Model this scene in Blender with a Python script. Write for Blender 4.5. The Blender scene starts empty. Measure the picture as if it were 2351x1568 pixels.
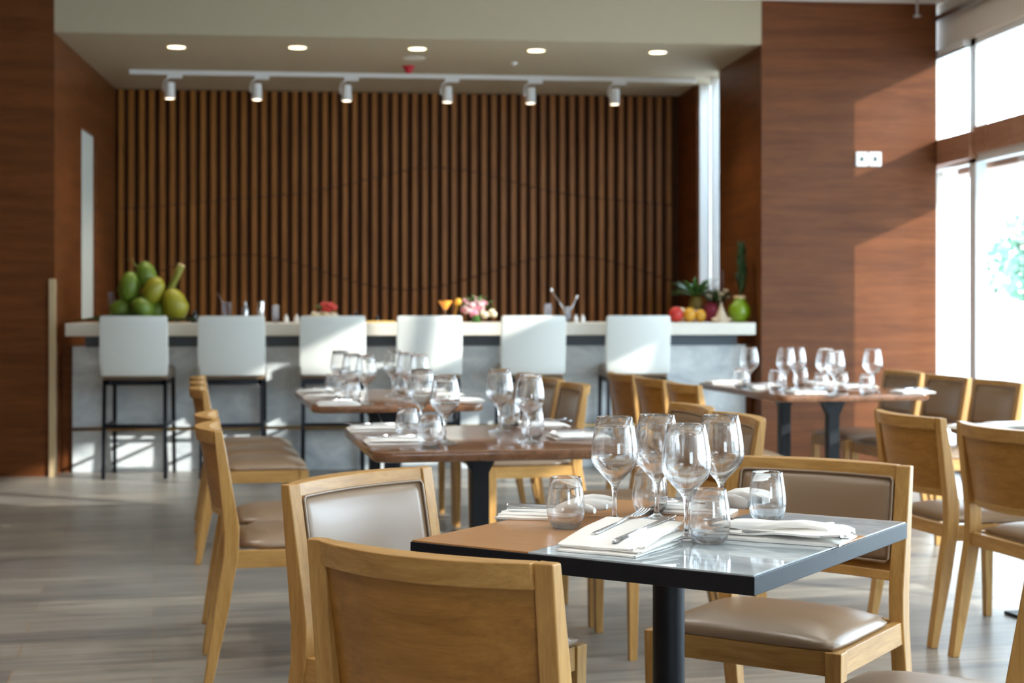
import bpy, math, random
from math import sin, cos, pi, radians, sqrt, atan2
from mathutils import Vector, Matrix, noise
random.seed(7)
S = bpy.context.scene
COL = S.collection

# ------------------------------------------------------------------ camera
W_PX, H_PX = 2351, 1568
FPX, CX, HY = 3600.0, 1175.5, 695.0      # focal length in pixels, centre, horizon row
HC = 1.24                                 # camera height
TH = radians(5.9)                         # camera yaw inside the room
ct, st = cos(TH), sin(TH)
cam = bpy.data.cameras.new('camera')
cam_o = bpy.data.objects.new('camera', cam)
COL.objects.link(cam_o)
cam.sensor_width = 36.0
cam.lens = FPX / W_PX * 36.0
cam.shift_y = -(784.0 - HY) / W_PX
cam_o.location = (0, 0, HC)
cam_o.rotation_euler = (pi / 2, 0, -TH)
cam.clip_end = 300
cam.dof.use_dof = True
cam.dof.focus_distance = 3.05
cam.dof.aperture_fstop = 5.4
cam.dof.aperture_blades = 0
S.camera = cam_o

# ------------------------------------------------------------------ world, sun, exposure
wd = bpy.data.worlds.new('sky')
S.world = wd
wd.use_nodes = True
nt = wd.node_tree
nt.nodes.clear()
wo = nt.nodes.new('ShaderNodeOutputWorld')
bg = nt.nodes.new('ShaderNodeBackground')
tc = nt.nodes.new('ShaderNodeTexCoord')
sx = nt.nodes.new('ShaderNodeSeparateXYZ')
rp = nt.nodes.new('ShaderNodeValToRGB')
nt.links.new(tc.outputs['Generated'], sx.inputs[0])
nt.links.new(sx.outputs['Z'], rp.inputs[0])
rp.color_ramp.elements[0].position = 0.0
rp.color_ramp.elements[0].color = (0.79, 0.91, 1.0, 1)
rp.color_ramp.elements[1].position = 0.7
rp.color_ramp.elements[1].color = (0.52, 0.74, 1.0, 1)
nt.links.new(rp.outputs[0], bg.inputs[0])
bg.inputs[1].default_value = 6.0
nt.links.new(bg.outputs[0], wo.inputs[0])

sun = bpy.data.lights.new('sun', 'SUN')
sun.energy = 3.4
sun.color = (1.0, 0.95, 0.87)
sun.angle = radians(0.8)
sun_o = bpy.data.objects.new('sun', sun)
COL.objects.link(sun_o)
SUN_DIR = Vector((-1.0, 0.6, -0.45)).normalized()
sun_o.rotation_euler = SUN_DIR.to_track_quat('-Z', 'Y').to_euler()
sun_o.location = (12, -4, 8)

S.view_settings.view_transform = 'Standard'
S.view_settings.look = 'None'
S.view_settings.exposure = 1.3
S.view_settings.gamma = 1.0
S.view_settings.use_curve_mapping = False
S.cycles.use_denoising = True
S.cycles.use_adaptive_sampling = False
S.cycles.max_bounces = 14
S.cycles.transmission_bounces = 14
S.cycles.transparent_max_bounces = 24
S.cycles.diffuse_bounces = 6
S.cycles.glossy_bounces = 6
S.cycles.sample_clamp_indirect = 8.0
S.cycles.caustics_refractive = False
S.cycles.caustics_reflective = False

# ------------------------------------------------------------------ geometry helpers
def W(xc, zc, h=0.0):
    """camera-frame right / forward distances -> room coordinates"""
    return Vector((xc * ct + zc * st, -xc * st + zc * ct, h))
def P(px, py, h):
    """the point of height h seen at a place in the photograph"""
    zc = FPX * (HC - h) / (py - HY)
    return W((px - CX) / FPX * zc, zc, h)
def PY(px, Y, h=0.0):
    """point at room depth Y in the picture column px"""
    r = (px - CX) / FPX
    zc = Y / (ct - r * st)
    return Vector((zc * (r * ct + st), Y, h))
def HYat(px, py, Y):
    r = (px - CX) / FPX
    zc = Y / (ct - r * st)
    return HC + (HY - py) * zc / FPX
def DIR(xc, zc):
    v = W(xc, zc); v.z = 0
    return v.normalized()
def rot_fwd(d):
    return atan2(-d.x, d.y)

class MB:
    def __init__(s): s.v = []; s.f = []
    def add(s, vs, fs):
        o = len(s.v); s.v += [tuple(v) for v in vs]; s.f += [tuple(i + o for i in f) for f in fs]
        return s
    def box(s, x0, y0, z0, x1, y1, z1):
        v = [(x0,y0,z0),(x1,y0,z0),(x1,y1,z0),(x0,y1,z0),(x0,y0,z1),(x1,y0,z1),(x1,y1,z1),(x0,y1,z1)]
        return s.add(v, [(0,3,2,1),(4,5,6,7),(0,1,5,4),(1,2,6,5),(2,3,7,6),(3,0,4,7)])
    def prism(s, poly, axis, a, b):
        """poly in the two other axes, extruded along axis from a to b"""
        n = len(poly)
        def mk(p, t):
            if axis == 'x': return (t, p[0], p[1])
            if axis == 'y': return (p[0], t, p[1])
            return (p[0], p[1], t)
        v = [mk(p, a) for p in poly] + [mk(p, b) for p in poly]
        f = [tuple(range(n))[::-1], tuple(range(n, 2 * n))]
        f += [(i, (i + 1) % n, (i + 1) % n + n, i + n) for i in range(n)]
        return s.add(v, f)
    def loft(s, rings, closed=False, cap=True):
        n = len(rings[0]); v = [p for r in rings for p in r]; f = []
        m = len(rings)
        for k in range(m if closed else m - 1):
            a = k * n; b = ((k + 1) % m) * n
            for i in range(n):
                j = (i + 1) % n
                f.append((a + i, a + j, b + j, b + i))
        if cap and not closed:
            f.append(tuple(range(n))[::-1]); f.append(tuple(range((m - 1) * n, m * n)))
        return s.add(v, f)
    def lathe(s, prof, seg=32, cx=0, cy=0, cz=0):
        """profile of (r, z); ends on the axis close themselves"""
        o = len(s.v); idx = []
        for r, z in prof:
            if r < 1e-6:
                s.v.append((cx, cy, cz + z)); idx.append([len(s.v) - 1] * seg)
            else:
                k = len(s.v)
                for i in range(seg):
                    a = 2 * pi * i / seg
                    s.v.append((cx + r * cos(a), cy + r * sin(a), cz + z))
                idx.append(list(range(k, k + seg)))
        for a, b in zip(idx, idx[1:]):
            for i in range(seg):
                j = (i + 1) % seg
                q = [a[i], a[j], b[j], b[i]]
                u = []
                for t in q:
                    if t not in u: u.append(t)
                if len(u) > 2: s.f.append(tuple(u))
        return s
    def tube(s, pts, r, seg=8, closed=False):
        pts = [Vector(p) for p in pts]; n = len(pts); rings = []
        rr = r if isinstance(r, (list, tuple)) else [r] * n
        up = Vector((0, 0, 1))
        for i, p in enumerate(pts):
            if closed: t = pts[(i + 1) % n] - pts[i - 1]
            else: t = pts[min(i + 1, n - 1)] - pts[max(i - 1, 0)]
            t.normalize()
            ref = up if abs(t.z) < .9 else Vector((0, 1, 0))
            a = t.cross(ref).normalized(); b = a.cross(t).normalized()
            rings.append([tuple(p + (a * cos(2*pi*k/seg) + b * sin(2*pi*k/seg)) * rr[i]) for k in range(seg)])
        return s.loft(rings, closed=closed, cap=not closed)
    def ball(s, c, rx, ry, rz, seg=16, rings=10, rot=None, fn=None):
        vs = []; fs = []
        c = Vector(c)
        for i in range(rings + 1):
            ph = pi * i / rings
            for j in range(seg):
                a = 2 * pi * j / seg
                p = Vector((rx * sin(ph) * cos(a), ry * sin(ph) * sin(a), rz * cos(ph)))
                if fn: p = fn(p)
                if rot: p = rot @ p
                vs.append(tuple(c + p))
        for i in range(rings):
            for j in range(seg):
                k = (j + 1) % seg
                fs.append((i*seg+j, (i+1)*seg+j, (i+1)*seg+k, i*seg+k))
        return s.add(vs, fs)
    def build(s, name, mat, parent=None, smooth=False, bevel=0.0, seg=2, angle=None, loc=None, rz=0.0):
        me = bpy.data.meshes.new(name)
        me.from_pydata(s.v, [], s.f)
        me.validate()
        import bmesh
        bm = bmesh.new(); bm.from_mesh(me)
        bmesh.ops.remove_doubles(bm, verts=bm.verts, dist=1e-6)
        bmesh.ops.recalc_face_normals(bm, faces=bm.faces)
        bm.to_mesh(me); bm.free()
        me.materials.append(mat)
        o = bpy.data.objects.new(name, me)
        COL.objects.link(o)
        if parent: o.parent = parent
        if loc is not None: o.location = loc
        if rz: o.rotation_euler = (0, 0, rz)
        if smooth:
            for p in me.polygons: p.use_smooth = True
            if angle:
                m = o.modifiers.new('es', 'EDGE_SPLIT'); m.split_angle = radians(angle)
        if bevel:
            m = o.modifiers.new('bv', 'BEVEL'); m.width = bevel; m.segments = seg
            m.limit_method = 'ANGLE'; m.angle_limit = radians(40)
            for p in me.polygons: p.use_smooth = True
            m.harden_normals = True
        return o

def tag(o, label=None, cat=None, group=None, kind=None):
    if label: o['label'] = label
    if cat: o['category'] = cat
    if group: o['group'] = group
    if kind: o['kind'] = kind
    return o
def empty(name, loc=(0, 0, 0), rz=0.0):
    o = bpy.data.objects.new(name, None); COL.objects.link(o)
    o.location = loc; o.rotation_euler = (0, 0, rz); o.empty_display_size = .1
    return o
def copy_tree(o, parent=None):
    c = o.copy(); COL.objects.link(c)
    if parent: c.parent = parent
    for ch in [x for x in S.objects if x.parent == o]: copy_tree(ch, c)
    return c
_used = set()
def inst(proto, loc, rz, label, group=None, scale=None):
    """the prototype itself the first time, then copies of the whole thing"""
    if proto.name not in _used:
        _used.add(proto.name); o = proto
    else: o = copy_tree(proto)
    o.location = loc; o.rotation_euler = (0, 0, rz)
    if scale: o.scale = scale
    o['label'] = label
    if group: o['group'] = group
    return o

# ------------------------------------------------------------------ materials
def lin(c):
    def f(u):
        u /= 255.0
        return u / 12.92 if u <= .04045 else ((u + .055) / 1.055) ** 2.4
    return (f(c[0]), f(c[1]), f(c[2]), 1)
def base_mat(name):
    m = bpy.data.materials.new(name); m.use_nodes = True
    return m, m.node_tree, m.node_tree.nodes['Principled BSDF']
def plain(name, rgb, rough=.5, metal=0.0, spec=.5, bump=0.0, bscale=60, coat=0.0, var=0.0, vscale=5, sheen=0.0):
    m, t, b = base_mat(name)
    b.inputs['Base Color'].default_value = lin(rgb)
    b.inputs['Roughness'].default_value = rough
    b.inputs['Metallic'].default_value = metal
    b.inputs['Specular IOR Level'].default_value = spec
    b.inputs['Coat Weight'].default_value = coat
    if sheen: b.inputs['Sheen Weight'].default_value = sheen
    co = t.nodes.new('ShaderNodeTexCoord')
    if bump:
        n = t.nodes.new('ShaderNodeTexNoise'); n.inputs['Scale'].default_value = bscale
        n.inputs['Detail'].default_value = 4
        t.links.new(co.outputs['Object'], n.inputs['Vector'])
        bp = t.nodes.new('ShaderNodeBump'); bp.inputs['Strength'].default_value = bump
        bp.inputs['Distance'].default_value = .002
        t.links.new(n.outputs['Fac'], bp.inputs['Height'])
        t.links.new(bp.outputs['Normal'], b.inputs['Normal'])
    if var:
        n = t.nodes.new('ShaderNodeTexNoise'); n.inputs['Scale'].default_value = vscale
        n.inputs['Detail'].default_value = 5
        t.links.new(co.outputs['Object'], n.inputs['Vector'])
        mx = t.nodes.new('ShaderNodeMix'); mx.data_type = 'RGBA'
        mx.inputs['A'].default_value = lin(rgb)
        mx.inputs['B'].default_value = lin([c * (1 - var) for c in rgb])
        t.links.new(n.outputs['Fac'], mx.inputs['Factor'])
        t.links.new(mx.outputs['Result'], b.inputs['Base Color'])
    return m
def wood(name, light, dark, axis='x', rough=.4, scale=1.0, stretch=14, spec=.4, contrast=(.3, .75), coat=0.0, rotz=0.0, cross=None):
    """wood grain whose fibres run along axis"""
    m, t, b = base_mat(name)
    co = t.nodes.new('ShaderNodeTexCoord')
    mp = t.nodes.new('ShaderNodeMapping')
    sc = [stretch * scale] * 3
    sc['xyz'.index(axis)] = scale
    mp.inputs['Scale'].default_value = sc
    mp.inputs['Rotation'].default_value = (0, 0, rotz)
    t.links.new(co.outputs['Object'], mp.inputs['Vector'])
    n = t.nodes.new('ShaderNodeTexNoise'); n.inputs['Scale'].default_value = 2.2
    n.inputs['Detail'].default_value = 7; n.inputs['Roughness'].default_value = .62
    n.inputs['Distortion'].default_value = .6
    t.links.new(mp.outputs[0], n.inputs['Vector'])
    r = t.nodes.new('ShaderNodeValToRGB')
    r.color_ramp.elements[0].position = contrast[0]; r.color_ramp.elements[0].color = lin(dark)
    r.color_ramp.elements[1].position = contrast[1]; r.color_ramp.elements[1].color = lin(light)
    t.links.new(n.outputs['Fac'], r.inputs[0])
    n2 = t.nodes.new('ShaderNodeTexNoise'); n2.inputs['Scale'].default_value = 14
    n2.inputs['Detail'].default_value = 3
    t.links.new(mp.outputs[0], n2.inputs['Vector'])
    mx = t.nodes.new('ShaderNodeMix'); mx.data_type = 'RGBA'; mx.blend_type = 'MULTIPLY'
    mx.inputs['Factor'].default_value = .35
    t.links.new(r.outputs[0], mx.inputs['A'])
    t.links.new(n2.outputs['Fac'], mx.inputs['B'])
    t.links.new(mx.outputs['Result'], b.inputs['Base Color'])
    bp = t.nodes.new('ShaderNodeBump'); bp.inputs['Strength'].default_value = .12
    bp.inputs['Distance'].default_value = .001
    t.links.new(n2.outputs['Fac'], bp.inputs['Height']); t.links.new(bp.outputs['Normal'], b.inputs['Normal'])
    b.inputs['Roughness'].default_value = rough
    b.inputs['Specular IOR Level'].default_value = spec
    b.inputs['Coat Weight'].default_value = coat; b.inputs['Coat Roughness'].default_value = .12
    return m
def marble(name, base, vein, rough=.08, scale=3.0, coat=0.0):
    m, t, b = base_mat(name)
    co = t.nodes.new('ShaderNodeTexCoord')
    mp = t.nodes.new('ShaderNodeMapping'); mp.inputs['Scale'].default_value = (1, 2.6, 1.6)
    mp.inputs['Rotation'].default_value = (0, .2, .5)
    t.links.new(co.outputs['Object'], mp.inputs['Vector'])
    n = t.nodes.new('ShaderNodeTexNoise'); n.inputs['Scale'].default_value = scale
    n.inputs['Detail'].default_value = 9; n.inputs['Roughness'].default_value = .65; n.inputs['Distortion'].default_value = 1.2
    t.links.new(mp.outputs[0], n.inputs['Vector'])
    r = t.nodes.new('ShaderNodeValToRGB')
    e = r.color_ramp.elements
    e[0].position = .3; e[0].color = lin(vein); e[1].position = .72; e[1].color = lin(base)
    t.links.new(n.outputs['Fac'], r.inputs[0]); t.links.new(r.outputs[0], b.inputs['Base Color'])
    b.inputs['Roughness'].default_value = rough; b.inputs['Coat Weight'].default_value = coat
    return m
def glass(name, tint=(1, 1, 1, 1), clear=.12, ior=1.48):
    m = bpy.data.materials.new(name); m.use_nodes = True
    t = m.node_tree; t.nodes.clear()
    o = t.nodes.new('ShaderNodeOutputMaterial'); g = t.nodes.new('ShaderNodeBsdfGlass')
    g.inputs['IOR'].default_value = ior; g.inputs['Color'].default_value = tint; g.inputs['Roughness'].default_value = 0
    tr = t.nodes.new('ShaderNodeBsdfTransparent'); mx = t.nodes.new('ShaderNodeMixShader')
    mx.inputs[0].default_value = clear
    t.links.new(g.outputs[0], mx.inputs[1]); t.links.new(tr.outputs[0], mx.inputs[2]); t.links.new(mx.outputs[0], o.inputs[0])
    return m
def pane_mat(name, tint=(.96, .98, .98, 1), frost=0.0):
    m = bpy.data.materials.new(name); m.use_nodes = True
    t = m.node_tree; t.nodes.clear()
    o = t.nodes.new('ShaderNodeOutputMaterial'); tr = t.nodes.new('ShaderNodeBsdfTransparent')
    tr.inputs[0].default_value = tint
    g = t.nodes.new('ShaderNodeBsdfGlossy'); g.inputs['Roughness'].default_value = .02
    lw = t.nodes.new('ShaderNodeLayerWeight'); lw.inputs[0].default_value = .5
    pw = t.nodes.new('ShaderNodeMath'); pw.operation = 'POWER'; pw.inputs[1].default_value = 5
    ml = t.nodes.new('ShaderNodeMath'); ml.operation = 'MULTIPLY_ADD'; ml.inputs[1].default_value = .6; ml.inputs[2].default_value = .03
    t.links.new(lw.outputs['Facing'], pw.inputs[0]); t.links.new(pw.outputs[0], ml.inputs[0])
    mx = t.nodes.new('ShaderNodeMixShader')
    t.links.new(ml.outputs[0], mx.inputs[0]); t.links.new(tr.outputs[0], mx.inputs[1]); t.links.new(g.outputs[0], mx.inputs[2])
    t.links.new(mx.outputs[0], o.inputs[0])
    return m
def emit(name, rgb, strength):
    m, t, b = base_mat(name)
    b.inputs['Base Color'].default_value = lin(rgb)
    b.inputs['Emission Color'].default_value = lin(rgb)
    b.inputs['Emission Strength'].default_value = strength
    return m
def floor_mat():
    m, t, b = base_mat('grey_brown_wood_plank_tiles')
    co = t.nodes.new('ShaderNodeTexCoord')
    mp = t.nodes.new('ShaderNodeMapping'); mp.inputs['Rotation'].default_value = (0, 0, radians(-7))
    t.links.new(co.outputs['Object'], mp.inputs['Vector'])
    br = t.nodes.new('ShaderNodeTexBrick')
    br.inputs['Scale'].default_value = 1.0; br.inputs['Brick Width'].default_value = 1.25
    br.inputs['Row Height'].default_value = .205; br.inputs['Mortar Size'].default_value = .0028
    br.inputs['Mortar Smooth'].default_value = .3
    br.inputs['Color1'].default_value = lin((166, 160, 149)); br.inputs['Color2'].default_value = lin((132, 130, 126))
    br.inputs['Mortar'].default_value = lin((156, 132, 104)); br.inputs['Bias'].default_value = 0
    br.offset = .37
    t.links.new(mp.outputs[0], br.inputs['Vector'])
    m2 = t.nodes.new('ShaderNodeMapping'); m2.inputs['Scale'].default_value = (1.1, 12, 1)
    t.links.new(mp.outputs[0], m2.inputs['Vector'])
    n = t.nodes.new('ShaderNodeTexNoise'); n.inputs['Scale'].default_value = 1.8; n.inputs['Detail'].default_value = 8
    n.inputs['Roughness'].default_value = .65; n.inputs['Distortion'].default_value = .8
    t.links.new(m2.outputs[0], n.inputs['Vector'])
    r = t.nodes.new('ShaderNodeValToRGB')
    r.color_ramp.elements[0].position = .3; r.color_ramp.elements[0].color = (.40, .39, .385, 1)
    r.color_ramp.elements[1].position = .7; r.color_ramp.elements[1].color = (1.25, 1.2, 1.15, 1)
    t.links.new(n.outputs['Fac'], r.inputs[0])
    mx = t.nodes.new('ShaderNodeMix'); mx.data_type = 'RGBA'; mx.blend_type = 'MULTIPLY'; mx.inputs['Factor'].default_value = .8
    t.links.new(br.outputs['Color'], mx.inputs['A']); t.links.new(r.outputs[0], mx.inputs['B'])
    t.links.new(mx.outputs['Result'], b.inputs['Base Color'])
    b.inputs['Roughness'].default_value = .33
    b.inputs['Specular IOR Level'].default_value = .45
    bp = t.nodes.new('ShaderNodeBump'); bp.inputs['Strength'].default_value = .25; bp.inputs['Distance'].default_value = .002
    t.links.new(br.outputs['Fac'], bp.inputs['Height']); bp.invert = True
    t.links.new(bp.outputs['Normal'], b.inputs['Normal'])
    return m

OAK_L, OAK_D = (220, 172, 104), (176, 128, 66)
M = dict(
    oak_x=wood('oak_grain_across', OAK_L, OAK_D, 'x', .38, 1.6, 12),
    oak_y=wood('oak_grain_lengthwise', OAK_L, OAK_D, 'y', .38, 1.6, 12),
    oak_z=wood('oak_grain_upright', OAK_L, OAK_D, 'z', .38, 1.6, 12),
    oak_panel=wood('oak_veneer_back_panel', (190, 136, 66), (152, 102, 40), 'x', .34, 1.3, 13),
    leather=plain('taupe_leather', (142, 117, 92), .33, spec=.8, bump=.10, bscale=420),
    black=plain('black_powder_coated_metal', (12, 17, 26), .45, metal=.0, spec=.3, bump=.08, bscale=500),
    glide=plain('black_rubber', (18, 18, 18), .7),
    walnut=wood('walnut_table_top', (152, 106, 76), (108, 72, 48), 'y', .2, 1.0, 14, coat=.35),
    walnut_inlay=wood('brown_veneer_inlay', (206, 152, 98), (192, 137, 84), 'x', .3, 1.8, 14, coat=.15),
    table_marble=marble('grey_white_marble', (206, 214, 217), (146, 156, 162), .05, 3.5),
    bar_marble=marble('grey_bar_marble', (244, 248, 250), (186, 196, 204), .2, 3.2),
    panel=wood('red_brown_veneer', (138, 80, 42), (92, 50, 24), 'x', .42, .55, 12, contrast=(.25, .8), spec=.22),
    panel_y=wood('red_brown_veneer_side', (138, 80, 42), (92, 50, 24), 'y', .42, .55, 12, contrast=(.25, .8), spec=.22),
    slat=wood('slat_wood', (186, 122, 54), (146, 90, 34), 'z', .4, .8, 12),
    slat_back=plain('dark_recess_board', (74, 40, 13), .8),
    plaster=plain('beige_plaster', (180, 167, 142), .9, bump=.05, bscale=40),
    ceiling=plain('white_ceiling_paint', (228, 222, 212), .9),
    counter=plain('off_white_stone', (232, 226, 214), .3, var=.05, vscale=20),
    whiteleather=plain('white_leather', (226, 228, 224), .42, bump=.15, bscale=250),
    chrome=plain('polished_steel', (225, 225, 228), .12, metal=1.0),
    brushed=plain('brushed_steel', (190, 190, 192), .3, metal=1.0),
    brass=plain('brass', (190, 160, 110), .3, metal=1.0),
    linen=plain('white_linen', (250, 247, 242), .85, bump=.3, bscale=900, sheen=.2),
    white=plain('white_enamel', (236, 236, 236), .4),
    frame=plain('white_window_frame', (235, 238, 238), .4),
    blind=plain('white_blind_slat', (240, 242, 242), .5),
    trim=plain('beige_metal_trim', (196, 172, 136), .4),
    grey_panel=plain('pale_grey_panel', (218, 226, 222), .5),
    red=plain('red_plastic', (190, 20, 40), .35),
    dark_plastic=plain('dark_plastic', (60, 78, 80), .4),
    glass=glass('clear_glass'),
    blueglass=glass('pale_blue_glass', (.82, .86, .95, 1), .35),
    pane=pane_mat('window_glass'),
    coconut=plain('green_coconut_skin', (122, 150, 46), .45, var=.35, vscale=9),
    coconut_y=plain('yellow_green_coconut_skin', (176, 170, 44), .45, var=.35, vscale=9),
    stalk=plain('palm_stalk', (150, 150, 60), .6, var=.3),
    cutwood=plain('cut_stalk_end', (226, 196, 150), .8),
    leaf=plain('green_leaf', (72, 124, 50), .45, var=.4, vscale=14),
    leaf_d=plain('dark_green_leaf', (48, 84, 32), .45, var=.4, vscale=14),
    pink=plain('pink_petals', (240, 196, 200), .7, var=.25, vscale=30),
    magenta=plain('magenta_petals', (230, 140, 168), .7),
    cream=plain('cream_petals', (240, 226, 196), .7, var=.15, vscale=30),
    redfruit=plain('red_fruit_skin', (214, 52, 48), .4, var=.3, vscale=20),
    orange=plain('orange_juice', (246, 160, 60), .25),
    yellow=plain('yellow_fruit_skin', (240, 178, 52), .4, var=.25, vscale=10),
    dragon=plain('dragon_fruit_skin', (150, 30, 60), .5, var=.35, vscale=16),
    pine=plain('pineapple_skin', (146, 120, 40), .6, bump=.9, bscale=45, var=.5, vscale=40),
    greenvase=plain('lime_green_glaze', (126, 158, 22), .25, coat=.5),
    shell=plain('pale_shell', (226, 208, 182), .5, var=.2, vscale=18),
    darkbottle=plain('dark_bottle_glass', (26, 28, 40), .1, coat=.6),
    lamp=emit('warm_downlight', (255, 226, 160), 6.0),
    spotlamp=emit('spotlight_lens', (255, 232, 200), 7.0),
    outdoor=plain('pale_paving', (214, 212, 206), .9, var=.1, vscale=1.5),
    trunk=plain('grey_bark', (120, 100, 84), .9),
    foliage=plain('tree_leaves', (136, 176, 150), .6, var=.3, vscale=3),
)
M['floor'] = floor_mat()

def struct(o, kind='structure'):
    o['kind'] = kind; return o

# ------------------------------------------------------------------ room shell
YP = 11.47            # plane of the two piers and of the fascia
YB = 14.45            # slatted wall
XL, XR = -2.10, 3.06  # sides of the bar recess
XW = 4.45             # window wall
ZR, ZC = 3.17, 3.50   # recess ceiling, main ceiling
YF = -5.0             # wall behind the camera
XLW = -5.0            # left wall of the room
struct(MB().box(XLW - .2, YF - .2, -.15, XW + .6, YB + .2, 0).build('floor', M['floor']))
struct(MB().box(XLW - .2, YF - .2, ZC, XW + .5, YP + .12, ZC + .15).build('ceiling', M['ceiling']))
struct(MB().box(XLW - .2, YF, 0, XLW, YP + .12, ZC).build('wall_left', M['panel_y']))
# left pier with its recess side, a light slot in it
struct(MB().box(XLW, YP, 0, XL, YP + .12, ZC).build('wall_pier_left', M['panel']))
s0, s1, sb, stp = 12.62, 13.36, 1.10, 2.62
wl = MB()
wl.box(XL - .12, YP + .12, 0, XL, s0, ZR).box(XL - .12, s1, 0, XL, YB, ZR)
wl.box(XL - .12, s0, 0, XL, s1, sb).box(XL - .12, s0, stp, XL, s1, ZR)
struct(wl.build('wall_recess_left', M['panel_y']))
wn = struct(MB().box(XL - .05, s0, sb, XL - .03, s1, stp).build('window_2', M['grey_panel']))
# back wall with slats
struct(MB().box(XL - .12, YB, 0, XR + .12, YB + .12, ZR).build('wall_back', M['slat_back']))
sl = MB()
NSL = 56
xs0 = XL + .03; pitch = (XR - .03 - xs0) / NSL
def wave1(x):     # the upper carved line
    return 2.13 + .40 * math.exp(-((x - .78) / .95) ** 2) - .05 * sin(x * 2)
def wave2(x):     # the lower carved line
    return 1.52 + .16 * cos((x + 1.0) * 2.1)
for i in range(NSL):
    x = xs0 + i * pitch; w_ = pitch * .47
    r = random.uniform(-.003, .003)
    cuts = [0.6, wave2(x), wave1(x), ZR]
    for a, b in zip(cuts, cuts[1:]):
        d = {0: .052, 1: .060, 2: .052}[cuts.index(a)]
        sl.box(x + r, YB - d, a + .006, x + r + w_, YB, b - .006)
struct(sl.build('slat_cladding', M['slat'], parent=bpy.data.objects['wall_back']))
# right pier and recess side with a tall opening
struct(MB().box(XR, YP, 0, XW - .035, YP + .12, ZC).build('wall_pier_right', M['panel']))
w0, w1, wb = 12.83, 13.66, 1.34
wr = MB()
wr.box(XR, YP + .12, 0, XR + .12, w0, ZR).box(XR, w1, 0, XR + .12, YB, ZR).box(XR, w0, 0, XR + .12, w1, wb)
struct(wr.build('wall_recess_right', M['panel_y']))
w3 = struct(MB().box(XR + .05, w0, wb, XR + .06, w1, ZR).build('window_3', M['pane']))
struct(MB().box(XR + .02, w1 - .03, wb, XR + .1, w1, ZR).box(XR + .02, w0, wb, XR + .1, w0 + .02, ZR).box(XR + .03, w1 - .45, wb, XR + .09, w1 - .40, ZR).build('window_frame', M['frame'], parent=w3))
# soffit: fascia and recess ceiling
struct(MB().box(XL, YP, ZR, XR, YP + .12, ZC).build('wall_fascia', M['plaster']))
struct(MB().box(XL - .12, YP + .12, ZR, XR + .12, YB + .12, ZR + .10).build('ceiling_recess', M['plaster']))
# rear wall behind the camera, with an unseen window added for fill light
rw = MB().box(XLW - .2, YF - .15, 0, XW + .15, YF, .9).box(XLW - .2, YF - .15, 2.3, XW + .15, YF, ZC)
rw.box(XLW - .2, YF - .15, .9, 1.2, YF, 2.3).box(3.4, YF - .15, .9, XW + .15, YF, 2.3)
struct(rw.build('wall_rear', M['panel']))
struct(MB().box(1.2, YF - .08, .9, 3.4, YF - .07, 2.3).build('fill_window', M['pane']))
# window wall on the right
sill, t0, t1, wtop = .10, 2.31, 2.50, 3.15
ww = MB().box(XW, YF, 0, XW + .15, YP + 3.3, sill).box(XW, YF, wtop, XW + .15, YP + 3.3, ZC)
ww.box(XW, YP + .3, sill, XW + .15, YP + 3.3, 5.0)  # solid stretch added, raised above the ceiling to stop sun reaching the slats
ww.box(XW, YF, sill, XW + .15, -.6, wtop).box(XW, 3.25, sill, XW + .15, 3.95, wtop)
struct(ww.build('wall_right', M['ceiling']))
wf = MB()
ys = [9.92 - 1.18 * k for k in range(10)]
for y in ys: wf.box(XW + .03, y, sill, XW + .11, y + .06, wtop)
wf.box(XW + .03, 10.88, sill, XW + .11, 11.0, wtop)
wf.box(XW + .03, YF, wtop - .05, XW + .11, YP + .3, wtop).box(XW + .03, YF, t0 - .06, XW + .11, YP + .3, t0)
win = struct(wf.build('window_1', M['frame']))
tb = MB().box(XW + .0, YF, t0, XW + .14, YP - .62, t1).box(XW - .035, YP - .62, t0 - .03, XW + .10, YP + .3, t1 - .03)
tb.box(XW + .14, YF, t0 - .10, XW + .55, YP + .3, t0 + .04)
for k in range(56):
    y = YF + .2 + k * .385
    if y < YP - .7: tb.box(XW - .008, y, t0, XW, y + .03, t1)
struct(tb.build('transom', wood('pale_transom_veneer', (214, 160, 128), (176, 122, 92), 'y', .5, .55, 12), parent=win))
struct(MB().box(XW + .066, YF, sill, XW + .074, YP + .3, wtop).build('pane', M['pane'], parent=win))
struct(MB().box(XW - .06, YF, 3.36, XW - .02, YP, 3.40).build('trim_1', M['brushed']))
struct(MB().box(5.55, 9.16, -.3, 5.75, 10.12, 4.2).build('shade_column', M['ceiling']))   # outside column added beyond the view to shade the right pier and bar
# blinds over the far upper panes
bl = MB()
for k in range(24):
    z = wtop - .06 - k * .0255
    bl.add([(XW - .028, 10.97, z - .010), (XW + .022, 10.97, z + .010), (XW + .022, YP + .28, z + .010), (XW - .028, YP + .28, z - .010),
            (XW - .028, 10.97, z - .012), (XW + .022, 10.97, z + .008), (XW + .022, YP + .28, z + .008), (XW - .028, YP + .28, z - .012)],
           [(0,1,2,3),(7,6,5,4),(0,4,5,1),(1,5,6,2),(2,6,7,3),(3,7,4,0)])
vb = empty('venetian_blind', (XW, 11.4, wtop))
tag(vb, 'white horizontal venetian blind over the upper glass beside the right-hand pier', 'blind')
o = bl.build('blind_slats', M['blind'], parent=vb); o.location = (-XW, -11.4, -wtop)
o = MB().box(XW - .03, 10.96, wtop - .05, XW + .025, YP + .28, wtop + .0).build('head_rail', M['blind'], parent=vb); o.location = (-XW, -11.4, -wtop)
o = MB().tube([(XW - .035, 10.99, wtop - .03), (XW - .035, 10.99, 2.55)], .003, 6).build('cord', M['blind'], parent=vb); o.location = (-XW, -11.4, -wtop)
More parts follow.
